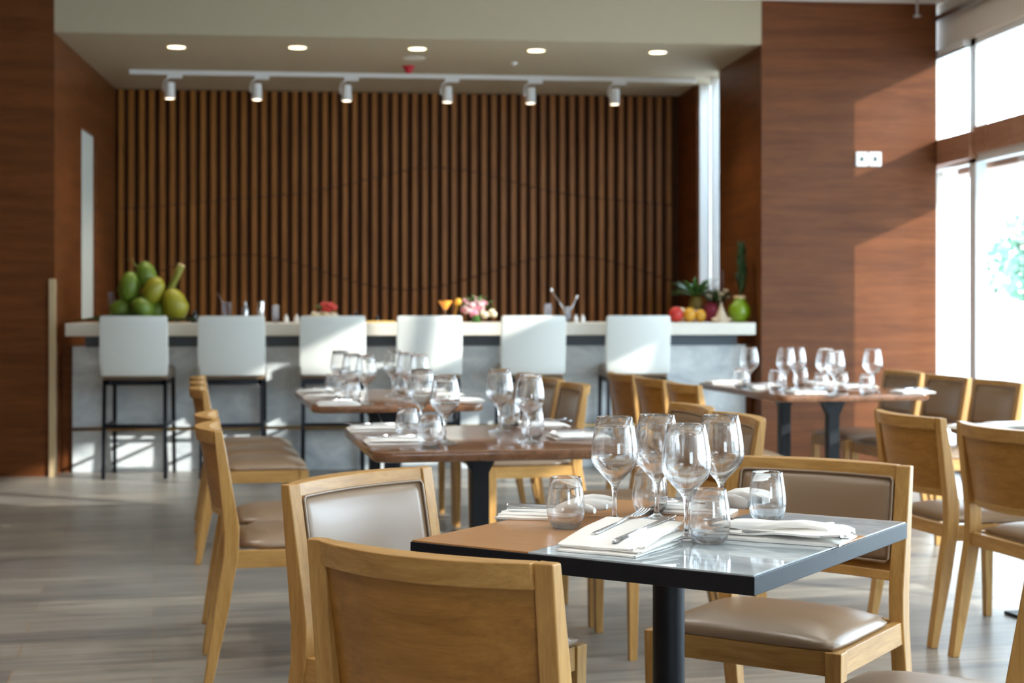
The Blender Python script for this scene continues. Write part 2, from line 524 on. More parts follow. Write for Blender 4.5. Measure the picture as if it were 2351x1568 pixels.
# a pendant sprinkler pipe under the window head
tag(MB().tube([(4.2, 11.3, 3.5), (4.2, 11.3, 3.38)], .01).lathe([(0, 3.36), (.03, 3.365), (.03, 3.38), (0, 3.385)], 12, 4.2, 11.3).build('ceiling_sprinkler', M['brushed'], smooth=True, angle=30),
    'small metal sprinkler under the white ceiling at top right by the windows', 'sprinkler')
# corner guard on the left pier
tr = struct(MB().box(XL - .033, YP - .02, 0, XL + .012, YP + .02, 1.41).build('trim_2', M['trim']))

# switch plates on the right pier
for k, px in enumerate((1978.5, 2009.0)):
    p = PY(px, YP - .006)
    e = empty('switch_plate', (p.x, YP, HYat(px, 365.5, YP)))
    tag(e, ['white square wall switch plate, left one of the pair on the wood pier', 'white square wall switch plate, right one of the pair on the wood pier'][k], 'switch', 'pair of switch plates on the right pier')
    MB().box(-.048, -.012, -.054, .048, 0, .054).build('plate', M['white'], parent=e, bevel=.006)
    MB().box(-.014, -.016, -.018, .014, -.011, .018).build('rocker', M['dark_plastic'], parent=e, bevel=.002)

# ------------------------------------------------------------------ recess ceiling lights
for k, (px, py) in enumerate([(405, 107), (683, 108), (958, 111), (1231, 115), (1510, 119)]):
    p = P(px, py, ZR)
    e = empty('recessed_downlight', (p.x, p.y, ZR))
    nm = ['leftmost', 'second from left', 'middle', 'second from right', 'rightmost'][k]
    tag(e, f'round warm recessed ceiling downlight, {nm} in the row of five', 'ceiling light', 'recessed downlights above the bar')
    MB().lathe([(.068, -.001), (.075, -.001), (.080, -.006), (.068, -.008), (.064, -.004)], 28).build('trim_ring', M['white'], parent=e, smooth=True)
    MB().lathe([(0, -.004), (.064, -.004), (.064, -.001), (0, -.001)], 24).build('lens', M['lamp'], parent=e)
    l = bpy.data.lights.new('downlight_beam', 'SPOT'); l.energy = 20; l.spot_size = radians(110); l.spot_blend = .8
    l.color = (1, .88, .70); l.shadow_soft_size = .05
    lo = bpy.data.objects.new('downlight_beam', l); COL.objects.link(lo); lo.parent = e; lo.location = (0, 0, -.02)
# unseen spots without fittings, added under the main ceiling to brighten the dining area
for gx in (-3.2, -1.4, .5, 2.5):
    for gy in (-1.0, 1.6, 4.2, 6.8):
        l = bpy.data.lights.new('dining_fill_spot', 'SPOT'); l.energy = 27; l.spot_size = radians(125); l.spot_blend = .7
        l.color = (1, .96, .90); l.shadow_soft_size = .07
        lo = bpy.data.objects.new('dining_fill_spot', l); COL.objects.link(lo); lo.location = (gx, gy, ZC - .03)
pa = P(297, 165, ZR - .03); pb = P(1640, 192, ZR - .03)
YT = (pa.y + pb.y) / 2
pa = PY(297, YT); 
tag(MB().box(pa.x, YT - .018, ZR - .035, XR - .1, YT + .018, ZR).build('lighting_track', M['white'], bevel=.003),
    'long white ceiling track that carries the spotlights in front of the slatted wall', 'light track')
for k, px in enumerate([390, 590, 796, 1027, 1218, 1411]):
    p = PY(px, YT)
    e = empty('track_spotlight', (p.x, YT, ZR - .035))
    nm = ['first', 'second', 'third', 'fourth', 'fifth', 'sixth'][k]
    tag(e, f'white cylindrical track spotlight, {nm} from the left along the ceiling track', 'spotlight', 'spotlights on the ceiling track')
    MB().box(-.02, -.018, -.03, .10, .018, 0).build('adapter', M['white'], parent=e, bevel=.003)
    MB().tube([(-.0, 0, -.02), (-.045, 0, -.05), (-.055, 0, -.09), (-.05, 0, -.14)], .007, 8).build('yoke', M['white'], parent=e, smooth=True)
    b = MB().lathe([(0, -.065), (.036, -.065), (.040, -.07), (.042, -.195), (.038, -.20), (.036, -.19), (.034, -.185), (0, -.185)], 24).build('lamp_housing', M['white'], parent=e, smooth=True, angle=35)
    MB().lathe([(0, -.190), (.0335, -.190), (.0335, -.186), (0, -.186)], 20).build('lens', M['spotlamp'], parent=b)
    l = bpy.data.lights.new('spot_beam', 'SPOT'); l.energy = 28; l.spot_size = radians(80); l.spot_blend = .9
    l.color = (1, .88, .72); l.shadow_soft_size = .03
    lo = bpy.data.objects.new('spot_beam', l); COL.objects.link(lo); lo.parent = e; lo.location = (0, 0, -.20)
p = P(938, 152, ZR)
e = empty('fire_alarm', (p.x, p.y, ZR)); tag(e, 'small red fire alarm beacon hanging from the recess ceiling', 'alarm')
MB().lathe([(0, 0), (.05, 0), (.05, -.012), (.042, -.02), (0, -.02)], 20).build('base', M['red'], parent=e, smooth=True, angle=30)
MB().lathe([(0, -.02), (.038, -.02), (.03, -.045), (.012, -.06), (0, -.062)], 20).build('beacon', M['red'], parent=e, smooth=True, angle=40)
p = P(950, 133, ZR)
tag(MB().lathe([(0, 0), (.09, 0), (.09, -.006), (.07, -.010), (.05, -.006), (0, -.006)], 24).build('ceiling_speaker', M['ceiling'], smooth=True, angle=30, loc=p),
    'flat round white ceiling speaker grille just behind the middle downlight', 'speaker')
p = P(1180, 143, ZR)
tag(MB().lathe([(0, 0), (.03, 0), (.028, -.012), (.01, -.02), (0, -.035)], 16).build('smoke_detector', M['white'], smooth=True, loc=p),
    'tiny white detector on the recess ceiling right of the red alarm', 'smoke detector')

# ------------------------------------------------------------------ bar counter
BF, BT = 11.72, 1.092
bar = empty('bar_counter', ((XL + XR) / 2, 12.1, 0))
tag(bar, 'long bar with pale stone counter top and grey marble front across the recess', 'bar counter')
ox, oy = bar.location.x, bar.location.y
x0 = PY(149, BF - .28).x; x1 = PY(1735, BF - .28).x
def bpart(mb, nm, mt, **k):
    o = mb.build(nm, mt, parent=bar, **k); o.location = (-ox, -oy, 0); return o
bpart(MB().box(max(x0, XL + .005), BF - .28, BT - .092, x1, BF + .42, BT), 'countertop', M['counter'], bevel=.006)
bpart(MB().box(x0 + .1, BF - .03, BT - .175, x1 - .08, BF + .30, BT - .092), 'under_counter_band', plain('dark_grey_band', (86, 96, 108), .5))  # dark grey band under the counter edge
mx0 = PY(166, BF).x; mx1 = PY(1712, BF).x
bpart(MB().box(mx0, BF, .0, mx1, BF + .25, BT - .17), 'marble_front', M['bar_marble'], bevel=.003)
bpart(MB().box(XL + .005, BF + .02, 0, mx0, BF + .2, BT - .17), 'end_filler', M['panel'])
bpart(MB().box(mx1, BF + .02, 0, XR - .005, BF + .2, BT - .17), 'end_filler', M['panel'])
fr = MB().tube([(mx0 + .02, BF - .13, .325), (mx1 - .02, BF - .13, .325)], .013, 10)
for k in range(7):
    x = mx0 + .3 + k * (mx1 - mx0 - .6) / 6
    fr.tube([(x, BF - .13, .325), (x, BF, .325)], .008, 8)
bpart(fr, 'foot_rail', M['brass'], smooth=True)

# ------------------------------------------------------------------ bar stools
def make_stool():
    t = empty('bar_stool'); t['category'] = 'bar stool'
    # origin: floor under the rear legs, forward +y
    hw = .229
    def bk(z): return -.045 * (z - .73) / .42
    rings = []
    for (z, g) in ((.725, -.012), (.735, 0), (.80, .004), (.95, .005), (1.10, .003), (1.138, 0), (1.147, -.010)):
        y = bk(z); w = hw + g - .0; d = .026 + g * .5
        rings.append([(-w, y - d, z), (-w + .012, y - d - .004, z), (0, y - d - .006, z), (w - .012, y - d - .004, z), (w, y - d, z), (w, y + d, z), (w - .012, y + d + .004, z), (0, y + d + .006, z), (-w + .012, y + d + .004, z), (-w, y + d, z)])
    MB().loft(rings).build('backrest', M['whiteleather'], parent=t, smooth=True, angle=50)
    rings = []
    for (z, g) in ((.695, -.01), (.705, 0), (.765, 0), (.785, -.015), (.79, -.04)):
        a = .225 + g
        rings.append([(-a, .02 - g, z), (a, .02 - g, z), (a, .44 + g - .02, z), (a - .02, .44 + g, z), (-a + .02, .44 + g, z), (-a, .44 + g - .02, z)])
    MB().loft(rings).build('seat', M['leather'], parent=t, smooth=True, angle=50)
    f = MB()
    for x in (-.21, .185): f.box(x, .0, .66, x + .025, .43, .695)
    f.box(-.21, 0, .66, .21, .025, .695).box(-.21, .405, .66, .21, .43, .695)
    f.build('seat_frame', M['black'], parent=t)
    for sx in (-1, 1):
        for (ya, yb) in ((.0, -.02), (.43, .455)):
            r = []
            for z, q in ((0, 0), (.66, 1), (.695, 1)):
                y = yb + (ya - yb) * q; x = sx * (.215 - .005 * q)
                s2 = .0125; dy = s2 if ya < .2 else -s2
                r.append([(x - s2, y + dy - s2, z), (x + s2, y + dy - s2, z), (x + s2, y + dy + s2, z), (x - s2, y + dy + s2, z)])
            MB().loft(r).build('leg', M['black'], parent=t)
    fo = MB().box(-.205, -.012, .36, .205, .012, .385).box(-.205, .43, .30, .205, .45, .325)
    fo.box(-.222, .0, .362, -.204, .44, .382).box(.204, .0, .362, .222, .44, .382)
    fo.build('footrest', M['black'], parent=t)
    return t
stool = make_stool()
nm = ['leftmost, in front of the green coconuts', 'second from left along the bar', 'third from left, behind the far dining table', 'fourth from left, left of the pink bouquet', 'second from the right along the bar', 'rightmost at the bar, nearest the potted plants']
for k, px in enumerate((309, 532.5, 764, 985.5, 1223, 1463)):
    p = PY(px, 11.24)
    inst(stool, (p.x, 11.24, 0), random.uniform(-.03, .03), 'white leather bar stool on black legs, ' + nm[k], 'white bar stools along the counter')

# ------------------------------------------------------------------ dining chair
CH = .825
def lean(z): return .055 * (CH - z) / .315
BUL = .062
FLAT = .6    # the inner face curves a little less
def arc(x): return -BUL * (1 - (x / .235) ** 2) if abs(x) < .235 else 0
def curved(mb, xs, za, zb, f0, f1, topcrown=0.0):
    """bar that follows the curve of the back; f0 = rear offset, f1 = front offset"""
    rings = []
    for x in xs:
        a = arc(x); zt = zb
        rings.append([(x, lean(za) + a + f0, za), (x, lean(za) + a * FLAT + f1, za), (x, lean(zt) + a * FLAT + f1, zt), (x, lean(zt) + a + f0, zt)])
    return mb.loft(rings)
def make_chair():
    t = empty('dining_chair'); t['category'] = 'chair'
    xs = [-.218 + i * .436 / 14 for i in range(15)]
    for s in (-1, 1):
        poly = [(0, CH), (.055, .515), (.053, .43), (.022, .25), (-.032, 0), (-.060, 0), (-.020, .28), (.004, .42), (.006, .50), (-.027, CH)]
        x0_, x1_ = sorted((s * .216, s * .255))
        lg = MB().prism(poly, 'x', x0_, x1_).build('leg', M['oak_z'], parent=t, bevel=.004)
        MB().lathe([(0, .0005), (.011, .0005), (.012, .004), (.012, .006), (0, .006)], 12, s * .2355, -.046).build('foot_glide', M['glide'], parent=lg)
    for s in (-1, 1):
        r = []
        for z, q in ((.0, .014), (.30, .019), (.437, .021)):
            cx_, cy_ = s * (.234 - (.021 - q) * .2), .455
            r.append([(cx_ - q, cy_ - q, z), (cx_ + q, cy_ - q, z), (cx_ + q, cy_ + q, z), (cx_ - q, cy_ + q, z)])
        lg = MB().loft(r).build('leg', M['oak_z'], parent=t, bevel=.003)
        MB().lathe([(0, -.004), (.011, -.004), (.012, -.001), (.012, .003), (0, .003)], 12, s * .233, .455, .0045).build('foot_glide', M['glide'], parent=lg)
    curved(MB(), xs, .780, CH, -.027, 0).build('top_rail', M['oak_x'], parent=t, bevel=.003)
    curved(MB(), xs, .538, .562, -.018, .006).build('lower_rail', M['oak_x'], parent=t, bevel=.003)
    curved(MB(), xs, .560, .782, -.016, -.006).build('back_panel', M['oak_panel'], parent=t)
    # padded inner face
    nx, nz = 16, 8
    vs = []; fs = []
    za, zb, hx = .583, .795, .2125
    for layer in (0, 1):
        for j in range(nz + 1):
            for i in range(nx + 1):
                u = i / nx * 2 - 1; v = j / nz * 2 - 1
                # rounded corners
                m_ = max(abs(u), abs(v))
                x = hx * u; z = (za + zb) / 2 + (zb - za) / 2 * v
                if abs(u) > .86 and abs(v) > .8: x *= .985; z = (za + zb) / 2 + (zb - za) / 2 * v * .97
                base = lean(z) + arc(x) * FLAT
                puff = .013 * (1 - abs(u) ** 6) * (1 - abs(v) ** 4)
                vs.append((x, base + (.003 + puff if layer else -.010), z))
    n1 = nx + 1; off = n1 * (nz + 1)
    for j in range(nz):
        for i in range(nx):
            a = j * n1 + i
            fs.append((a, a + n1, a + n1 + 1, a + 1)); fs.append((a + off, a + 1 + off, a + n1 + 1 + off, a + n1 + off))
    ring = [i for i in range(nx + 1)] + [j * n1 + nx for j in range(1, nz + 1)] + [nz * n1 + i for i in range(nx - 1, -1, -1)] + [j * n1 for j in range(nz - 1, 0, -1)]
    for k in range(len(ring)):
        a, b = ring[k], ring[(k + 1) % len(ring)]
        fs.append((a, b, b + off, a + off))
    pad = MB().add(vs, fs).build('back_cushion', M['leather'], parent=t, smooth=True)
    pts = []
    def pp(x, z): return (x, lean(z) + arc(x) * FLAT + .006, z)
    hx2, c = hx - .002, .012
    for k in range(13): pts.append(pp(-hx2 + c + (2 * hx2 - 2 * c) * k / 12, zb - .001))
    for k in range(1, 4): a = pi / 2 - k * pi / 8; pts.append(pp(hx2 - c + c * cos(a), zb - .001 - c + c * sin(a)))
    for k in range(5): pts.append(pp(hx2, zb - c - (zb - za - 2 * c) * k / 4))
    for k in range(1, 4): a = -k * pi / 8; pts.append(pp(hx2 - c + c * cos(a), za + c + c * sin(a)))
    for k in range(13): pts.append(pp(hx2 - c - (2 * hx2 - 2 * c) * k / 12, za))
    for k in range(1, 4): a = -pi / 2 - k * pi / 8; pts.append(pp(-hx2 + c + c * cos(a), za + c + c * sin(a)))
    for k in range(5): pts.append(pp(-hx2, za + c + (zb - za - 2 * c) * k / 4))
    for k in range(1, 4): a = pi - k * pi / 8; pts.append(pp(-hx2 + c + c * cos(a), zb - c + c * sin(a)))
    MB().tube(pts, .0035, 8, closed=True).build('piping', M['leather'], parent=pad, smooth=True)
    # seat cushion
    nx, ny = 14, 12; vs = []; fs = []
    for layer in (0, 1):
        for j in range(ny + 1):
            for i in range(nx + 1):
                u = i / nx * 2 - 1; v = j / ny * 2 - 1
                au = u * (1 - .03 * (abs(v) ** 6)); av = v * (1 - .04 * abs(u) ** 6)
                hw = .240 if v > -.75 else .213
                x = hw * au; y = .262 + .212 * av
                e = max(abs(u), abs(v))
                if layer: z = .450 + .026 * (1 - abs(u) ** 5) * (1 - abs(v) ** 5) + .008 * (1 - u * u) * (1 - v * v)
                else:
                    z = .4385; x *= .985; y = .262 + .212 * av * .985
                vs.append((x, y, z))
    n1 = nx + 1; off = n1 * (ny + 1)
    for j in range(ny):
        for i in range(nx):
            a = j * n1 + i
            fs.append((a, a + n1, a + n1 + 1, a + 1)); fs.append((a + off, a + 1 + off, a + n1 + 1 + off, a + n1 + off))
    ring = [i for i in range(nx + 1)] + [j * n1 + nx for j in range(1, ny + 1)] + [ny * n1 + i for i in range(nx - 1, -1, -1)] + [j * n1 for j in range(ny - 1, 0, -1)]
    for k in range(len(ring)):
        a, b = ring[k], ring[(k + 1) % len(ring)]
        fs.append((a, b, b + off, a + off))
    MB().add(vs, fs).build('seat', M['leather'], parent=t, smooth=True)
    for s in (-1, 1):
        x0_, x1_ = sorted((s * .226, s * .250))
        MB().box(x0_, .03, .380, x1_, .436, .437).build('side_rail', M['oak_y'], parent=t, bevel=.002)
    MB().box(-.214, .446, .380, .214, .470, .437).build('front_rail', M['oak_x'], parent=t, bevel=.002)
    MB().box(-.216, .012, .390, .216, .034, .437).build('rear_rail', M['oak_x'], parent=t, bevel=.002)
    return t
chair = make_chair()
def put_chair(xc, zc, fx, fz, label, group):
    """xc,zc: middle of the top rail in camera-frame metres; (fx,fz): the way the seat faces"""
    p = W(xc, zc); d = DIR(fx, fz)
    return inst(chair, (p.x, p.y, 0), rot_fwd(d), label, group)

# front table frame
TC = (.337, 3.372); U = (.839, -.545); V = (.545, .839)
def tl(u, v): return (TC[0] + u * U[0] + v * V[0], TC[1] + u * U[1] + v * V[1])
G1_ = 'oak chairs around the front marble table'
c = tl(0.0, -.865); put_chair(*c, *V, 'oak chair seen from behind, nearest the camera', G1_)
c = tl(-.80, -.04); put_chair(*c, .80, -.60, 'oak chair with sunlit pale leather back left of the front marble table', G1_)
c = tl(-.02, .875); put_chair(*c, -V[0], -V[1], 'oak chair with brown leather back and seat at the far side of the front table', G1_)
c = tl(.83, .0); put_chair(*c, -U[0], -U[1], 'oak chair cut off at the lower right corner, only its seat and post in view', G1_)

def row(n0, dphi, facing, n, labels, group, step=.565):
    """n chairs side by side; n0 = near stile of the first one"""
    dx, dz = sin(radians(dphi)), cos(radians(dphi))
    for k in range(n):
        xc = n0[0] + dx * (.255 + step * k); zc = n0[1] + dz * (.255 + step * k)
        f = (dz, -dx) if facing == 'right' else (-dz, dx)
        put_chair(xc, zc, f[0], f[1], labels[k], group)
row((-.935, 5.06), -11.5, 'right', 2, ['oak chair left of the middle walnut table, nearest of its row, side on', 'oak chair left of the middle walnut table, behind the nearest side-on chair'], 'chairs left of the middle walnut table', .55)
row((.869, 5.51), -11.5, 'left', 2, ['oak chair with shaded brown leather back right of the middle walnut table, the nearer one', 'oak chair with shaded brown leather back right of the middle walnut table, the farther one'], 'chairs right of the middle walnut table', .56)
row((-1.44, 7.42), -11.5, 'right', 3, ['oak chair left of the far walnut table, nearest of three', 'oak chair left of the far walnut table, middle of three', 'oak chair left of the far walnut table, farthest of three'], 'chairs left of the far walnut table', .55)
row((.352, 7.74), -11.5, 'left', 3, ['oak chair right of the far walnut table, nearest of three', 'oak chair right of the far walnut table, middle of three', 'oak chair right of the far walnut table, farthest of three'], 'chairs right of the far walnut table', .56)
row((.954, 7.86), -12, 'right', 3, ['wooden-backed chair left of the table by the wood pier, nearest of three', 'wooden-backed chair left of the table by the wood pier, middle of three', 'wooden-backed chair left of the table by the wood pier, farthest of three'], 'chairs left of the pier table', .58)
row((2.63, 8.10), -11.5, 'left', 3, ['taupe-backed chair right of the table by the wood pier, nearest of three', 'taupe-backed chair right of the table by the wood pier, middle of three', 'taupe-backed chair right of the table by the wood pier, farthest of three'], 'chairs right of the pier table', .57)
row((1.71, 5.03), -14, 'right', 2, ['oak chair seen from behind at the right edge of the photo', 'oak chair seen from behind, just right of the front table corner, whole back in view'], 'chairs left of the window table', .62)

# ------------------------------------------------------------------ tables
def rounded_rect(hx, hy, r, n=6):
    pts = []
    for cx_, cy_, a0 in ((hx - r, hy - r, 0), (-hx + r, hy - r, pi / 2), (-hx + r, -hy + r, pi), (hx - r, -hy + r, 1.5 * pi)):
        for k in range(n + 1):
            a = a0 + k * pi / 2 / n
            pts.append((cx_ + r * cos(a), cy_ + r * sin(a)))
    return pts
def walnut_table(cx_, cz_, w, l, dphi, ped, label, cat='table'):
    p = W(cx_, cz_); d = DIR(sin(radians(dphi)), cos(radians(dphi)))
    t = empty('dining_table', (p.x, p.y, 0), rot_fwd(d))
    tag(t, label, cat, 'walnut dining tables')
    rings = []
    for (z, g) in ((.714, -.012), (.718, -.004), (.732, 0), (.744, 0), (.749, -.002), (.75, -.005)):
        rings.append([(x, y, z) for x, y in rounded_rect(w / 2 + g, l / 2 + g, .06)])
    MB().loft(rings).build('tabletop', M['walnut'], parent=t, smooth=True, angle=40)
    for (y, k) in ped:
        cmb = MB().box(-.031, y - .031, .012, .031, y + .031, .69)
        cmb.build('pedestal_column', M['black'], parent=t, bevel=.002)
        MB().add([(-.031, y - .03, .62), (.031, y - .03, .62), (.031, y + .03, .62), (-.031, y + .03, .62),
                  (-.07, y - .03, .70), (.07, y - .03, .70), (.07, y + .03, .70), (-.07, y + .03, .70),
                  (-.14, y - .2, .7135), (.14, y - .2, .7135), (.14, y + .2, .7135), (-.14, y + .2, .7135),
                  (-.14, y - .2, .704), (.14, y - .2, .704), (.14, y + .2, .704), (-.14, y + .2, .704)],
                 [(0,3,2,1), (0,1,5,4), (1,2,6,5), (2,3,7,6), (3,0,4,7), (4,5,6,7), (8,9,10,11), (12,15,14,13), (12,13,9,8), (13,14,10,9), (14,15,11,10), (15,12,8,11)]).build('top_bracket', M['black'], parent=t)
        MB().box(-.24, y - .20, 0, .24, y + .20, .012).build('base_plate', M['black'], parent=t, bevel=.003)
    return t
T2 = walnut_table(-.1155, 5.726, .90, 1.06, -11.5, [(0.02, 0)], 'walnut table with rounded corners and one black column in the middle of the room')
T3 = walnut_table(-.674, 8.16, .83, 1.36, -11.5, [(-.36, 0), (.36, 0)], 'far walnut table in front of the white bar stools')
T4 = walnut_table(1.70, 9.03, .87, 1.40, -11.5, [(-.36, 0), (.36, 0)], 'walnut table on two black columns by the right wood pier')
T5 = walnut_table(2.33, 5.77, .85, 1.40, -14, [(-.36, 0), (.36, 0)], 'walnut table at the right edge, mostly hidden behind two wooden chair backs')

# front table
p = W(*TC); ang = rot_fwd(DIR(*V))
T1 = empty('dining_table', (p.x, p.y, 0), ang)
tag(T1, 'square black-edged table with marble and brown veneer squares, nearest the camera', 'table')
hu, hv = .385, .412
MB().box(-hu, -hv, .7125, hu, hv, .7470).build('table_edge_frame', M['black'], parent=T1, bevel=.0015)
# inlaid top: a band of veneer between two marble fields, veneer on the left
ze, zt = .7465, .7500
b = .003
uL = -hu + .285                           # left end of the near marble field
v0, v1 = .018, .158                       # near and far edge of the middle veneer band
uB = .03                                  # left end of the far marble field
top = MB()
top.box(-hu + b, -hv + b, ze, uL, hv - b, zt)
top.box(uL, v0, ze, hu - b, v1, zt)
top.box(uL, v1, ze, uB, hv - b, zt)
MB().box(-hu + b, -hv + b, ze, uL, v0 - .0, zt).box(-hu + b, v0, ze, hu - b, v1, zt).box(-hu + b, v1, ze, uB, hv - b, zt).build('veneer_inlay', M['walnut_inlay'], parent=T1)
MB().box(uL + .0012, -hv + b, ze, hu - b, v0 - .0012, zt).box(uB + .0012, v1 + .0012, ze, hu - b, hv - b, zt).build('marble_inlay', M['table_marble'], parent=T1, bevel=.0005)
MB().lathe([(0, .018), (.0345, .018), (.0345, .70), (0, .70)], 32).build('pedestal_column', M['black'], parent=T1, smooth=True, angle=40)
MB().box(-.2, -.2, .700, .2, .2, .7125).build('top_bracket', M['black'], parent=T1)
MB().lathe([(0, 0), (.25, 0), (.25, .008), (.24, .014), (.04, .020), (0, .020)], 40).build('base_plate', M['black'], parent=T1, smooth=True, angle=40)

# ------------------------------------------------------------------ glassware
def make_wine():
    outer = [(0, 0), (.0405, .0), (.0425, .0012), (.0418, .0028), (.030, .0055), (.016, .0085), (.0085, .013), (.0058, .020), (.0050, .035), (.0048, .055), (.0054, .072), (.0075, .083), (.0135, .0935),
             (.0240, .1045), (.0350, .1160), (.0445, .1275), (.0500, .1380), (.0520, .1480), (.0515, .1620), (.0490, .1860), (.0440, .2150), (.0390, .2375)]
    inner = [(.0386, .2380), (.0382, .2372), (.0432, .2150), (.0482, .1860), (.0507, .1620), (.0512, .1485), (.0492, .1385), (.0430, .1290), (.0335, .1185), (.0225, .1085), (.0120, .1010), (.004, .0975), (0, .097)]
    o = MB().lathe(outer + inner, 48).build('wine_glass', M['glass'], smooth=True)
    o['category'] = 'wine glass'; return o
def make_tumbler():
    outer = [(0, .0006), (.0240, .0), (.0275, .0015), (.0340, .0090), (.0390, .0210), (.0415, .0350), (.0418, .0460), (.0405, .0640), (.0375, .0860), (.0335, .1100)]
    inner = [(.0330, .1110), (.0324, .1102), (.0364, .0860), (.0396, .0640), (.0409, .0460), (.0405, .0350), (.0378, .0220), (.0328, .0115), (.0250, .0060), (.012, .0048), (0, .0046)]
    o = MB().lathe(outer + inner, 44).build('water_tumbler', M['glass'], smooth=True)
    o['category'] = 'water glass'; return o
wine = make_wine(); tumb = make_tumbler()
ZT = .7502
HW_, HT_ = .238, .111
GW1 = 'wine glasses on the front marble table'
for (px, py, lb) in ((1411, 1203, 'leftmost of the four on the front table'), (1508, 1194, 'second from left on the front table, at the back'),
                     (1576, 1236, 'nearest the camera of the four on the front table'), (1655, 1196, 'rightmost of the four on the front table')):
    p = P(px, py, .75); inst(wine, (p.x, p.y, ZT), random.random(), 'empty stemmed wine glass, ' + lb, GW1)
GT1 = 'stemless tumblers on the front marble table'
for (px, py, lb) in ((1299, 1212, 'leftmost on the front table, beside the left napkin'), (1492, 1179, 'farthest back on the front table, between the wine glass stems'),
                     (1630, 1247, 'nearest the camera on the marble'), (1762, 1197, 'rightmost on the front table, before the brown leather chair back')):
    p = P(px, py, .75); inst(tumb, (p.x, p.y, ZT), random.random(), 'empty stemless water tumbler, ' + lb, GT1)
def by_rim(px, py, hh):
    return P(px, py, .75 + hh)
def glasses(lst, proto, hh, kind, where, group):
    for (px, py, lb) in lst:
        p = by_rim(px, py, hh); inst(proto, (p.x, p.y, ZT), random.random(), f'{kind} on the {where}, {lb}', group)
glasses([(968, 847, 'far left of its four'), (1022, 861, 'near left of its four'), (1147, 847, 'far right of its four'), (1216, 860, 'near right of its four')],
        wine, HW_, 'empty stemmed wine glass', 'middle walnut table', 'wine glasses on the middle walnut table')
glasses([(935, 936, 'far left of its four'), (987, 953, 'near left of its four'), (1170, 915, 'far right of its four'), (1223, 935, 'near right of its four')],
        tumb, HT_, 'empty stemless tumbler', 'middle walnut table', 'tumblers on the middle walnut table')
glasses([(781, 805, 'farthest in the left cluster'), (808, 811, 'middle of the left cluster'), (840, 815, 'nearest in the left cluster'),
         (903, 805, 'farthest in the right cluster'), (933, 809, 'middle of the right cluster'), (962, 813, 'nearest in the right cluster')],
        wine, HW_, 'empty stemmed wine glass', 'far walnut table', 'wine glasses on the far walnut table')
glasses([(764, 858, 'farthest in the left cluster'), (788, 867, 'middle of the left cluster'), (809, 874, 'nearest in the left cluster'),
         (924, 855, 'farthest in the right cluster'), (952, 862, 'middle of the right cluster')],
        tumb, HT_, 'empty stemless tumbler', 'far walnut table', 'tumblers on the far walnut table')
glasses([(1720, 797, 'leftmost of its row'), (1804, 798, 'second from left'), (1829, 797, 'third from left'), (1895, 800, 'third from right'), (1917, 804, 'second from right'), (2003, 801, 'rightmost of its row')],
        wine, HW_, 'empty stemmed wine glass', 'table by the wood pier', 'wine glasses on the pier table')
glasses([(1700, 846, 'leftmost of its row'), (1781, 849, 'second from left'), (1838, 843, 'third from left'), (1886, 856, 'third from right'), (1930, 854, 'second from right'), (1990, 858, 'rightmost of its row')],
        tumb, HT_, 'empty stemless tumbler', 'table by the wood pier', 'tumblers on the pier table')

# ------------------------------------------------------------------ napkins and cutlery
def slab(mb, w, l, z0, th, seed, amp, ox=0, oy=0, skew=0, nx=14, ny=18, ridge=0.0, edge=1.0, ramp=0.0):
    """soft cloth layer: top surface rolls down at the rim to its underside"""
    vs = []; fs = []; n1 = nx + 1; off = n1 * (ny + 1)
    for layer in (0, 1):
        for j in range(ny + 1):
            for i in range(nx + 1):
                u = i / nx * 2 - 1; v = j / ny * 2 - 1
                x = w / 2 * u + ox + skew * v; y = l / 2 * v + oy
                wob = noise.noise(Vector((u * 1.3, v * 1.6, seed))) * .006 * edge
                x += wob * (abs(u) > .7); y += noise.noise(Vector((u * 2, v, seed + 9))) * .006 * (abs(v) > .7) * edge
                nz = noise.noise(Vector((u * 1.7 + seed, v * 1.4, seed * .7)))
                rd = ridge * abs(sin(u * 4.2 + noise.noise(Vector((v * 1.2, seed, 0))) * 2.2)) * (.6 + .4 * v)
                z = z0 + amp * (nz * .5 + .5) * (1 - max(abs(u), abs(v)) ** 8 * .3) + rd
                z += ramp * ((v + 1) / 2) ** .8
                if layer:
                    e = max(abs(u), abs(v))
                    z += th * (1 - e ** 10 * .45)
                elif z0 < .002: z = .0004
                vs.append((x, y, z))
    for j in range(ny):
        for i in range(nx):
            a = j * n1 + i
            fs.append((a, a + n1, a + n1 + 1, a + 1)); fs.append((a + off, a + 1 + off, a + n1 + 1 + off, a + n1 + off))
    ring = [i for i in range(nx + 1)] + [j * n1 + nx for j in range(1, ny + 1)] + [ny * n1 + i for i in range(nx - 1, -1, -1)] + [j * n1 for j in range(ny - 1, 0, -1)]
    for k in range(len(ring)):
        a, b_ = ring[k], ring[(k + 1) % len(ring)]
        fs.append((a, b_, b_ + off, a + off))
    mb.add(vs, fs)
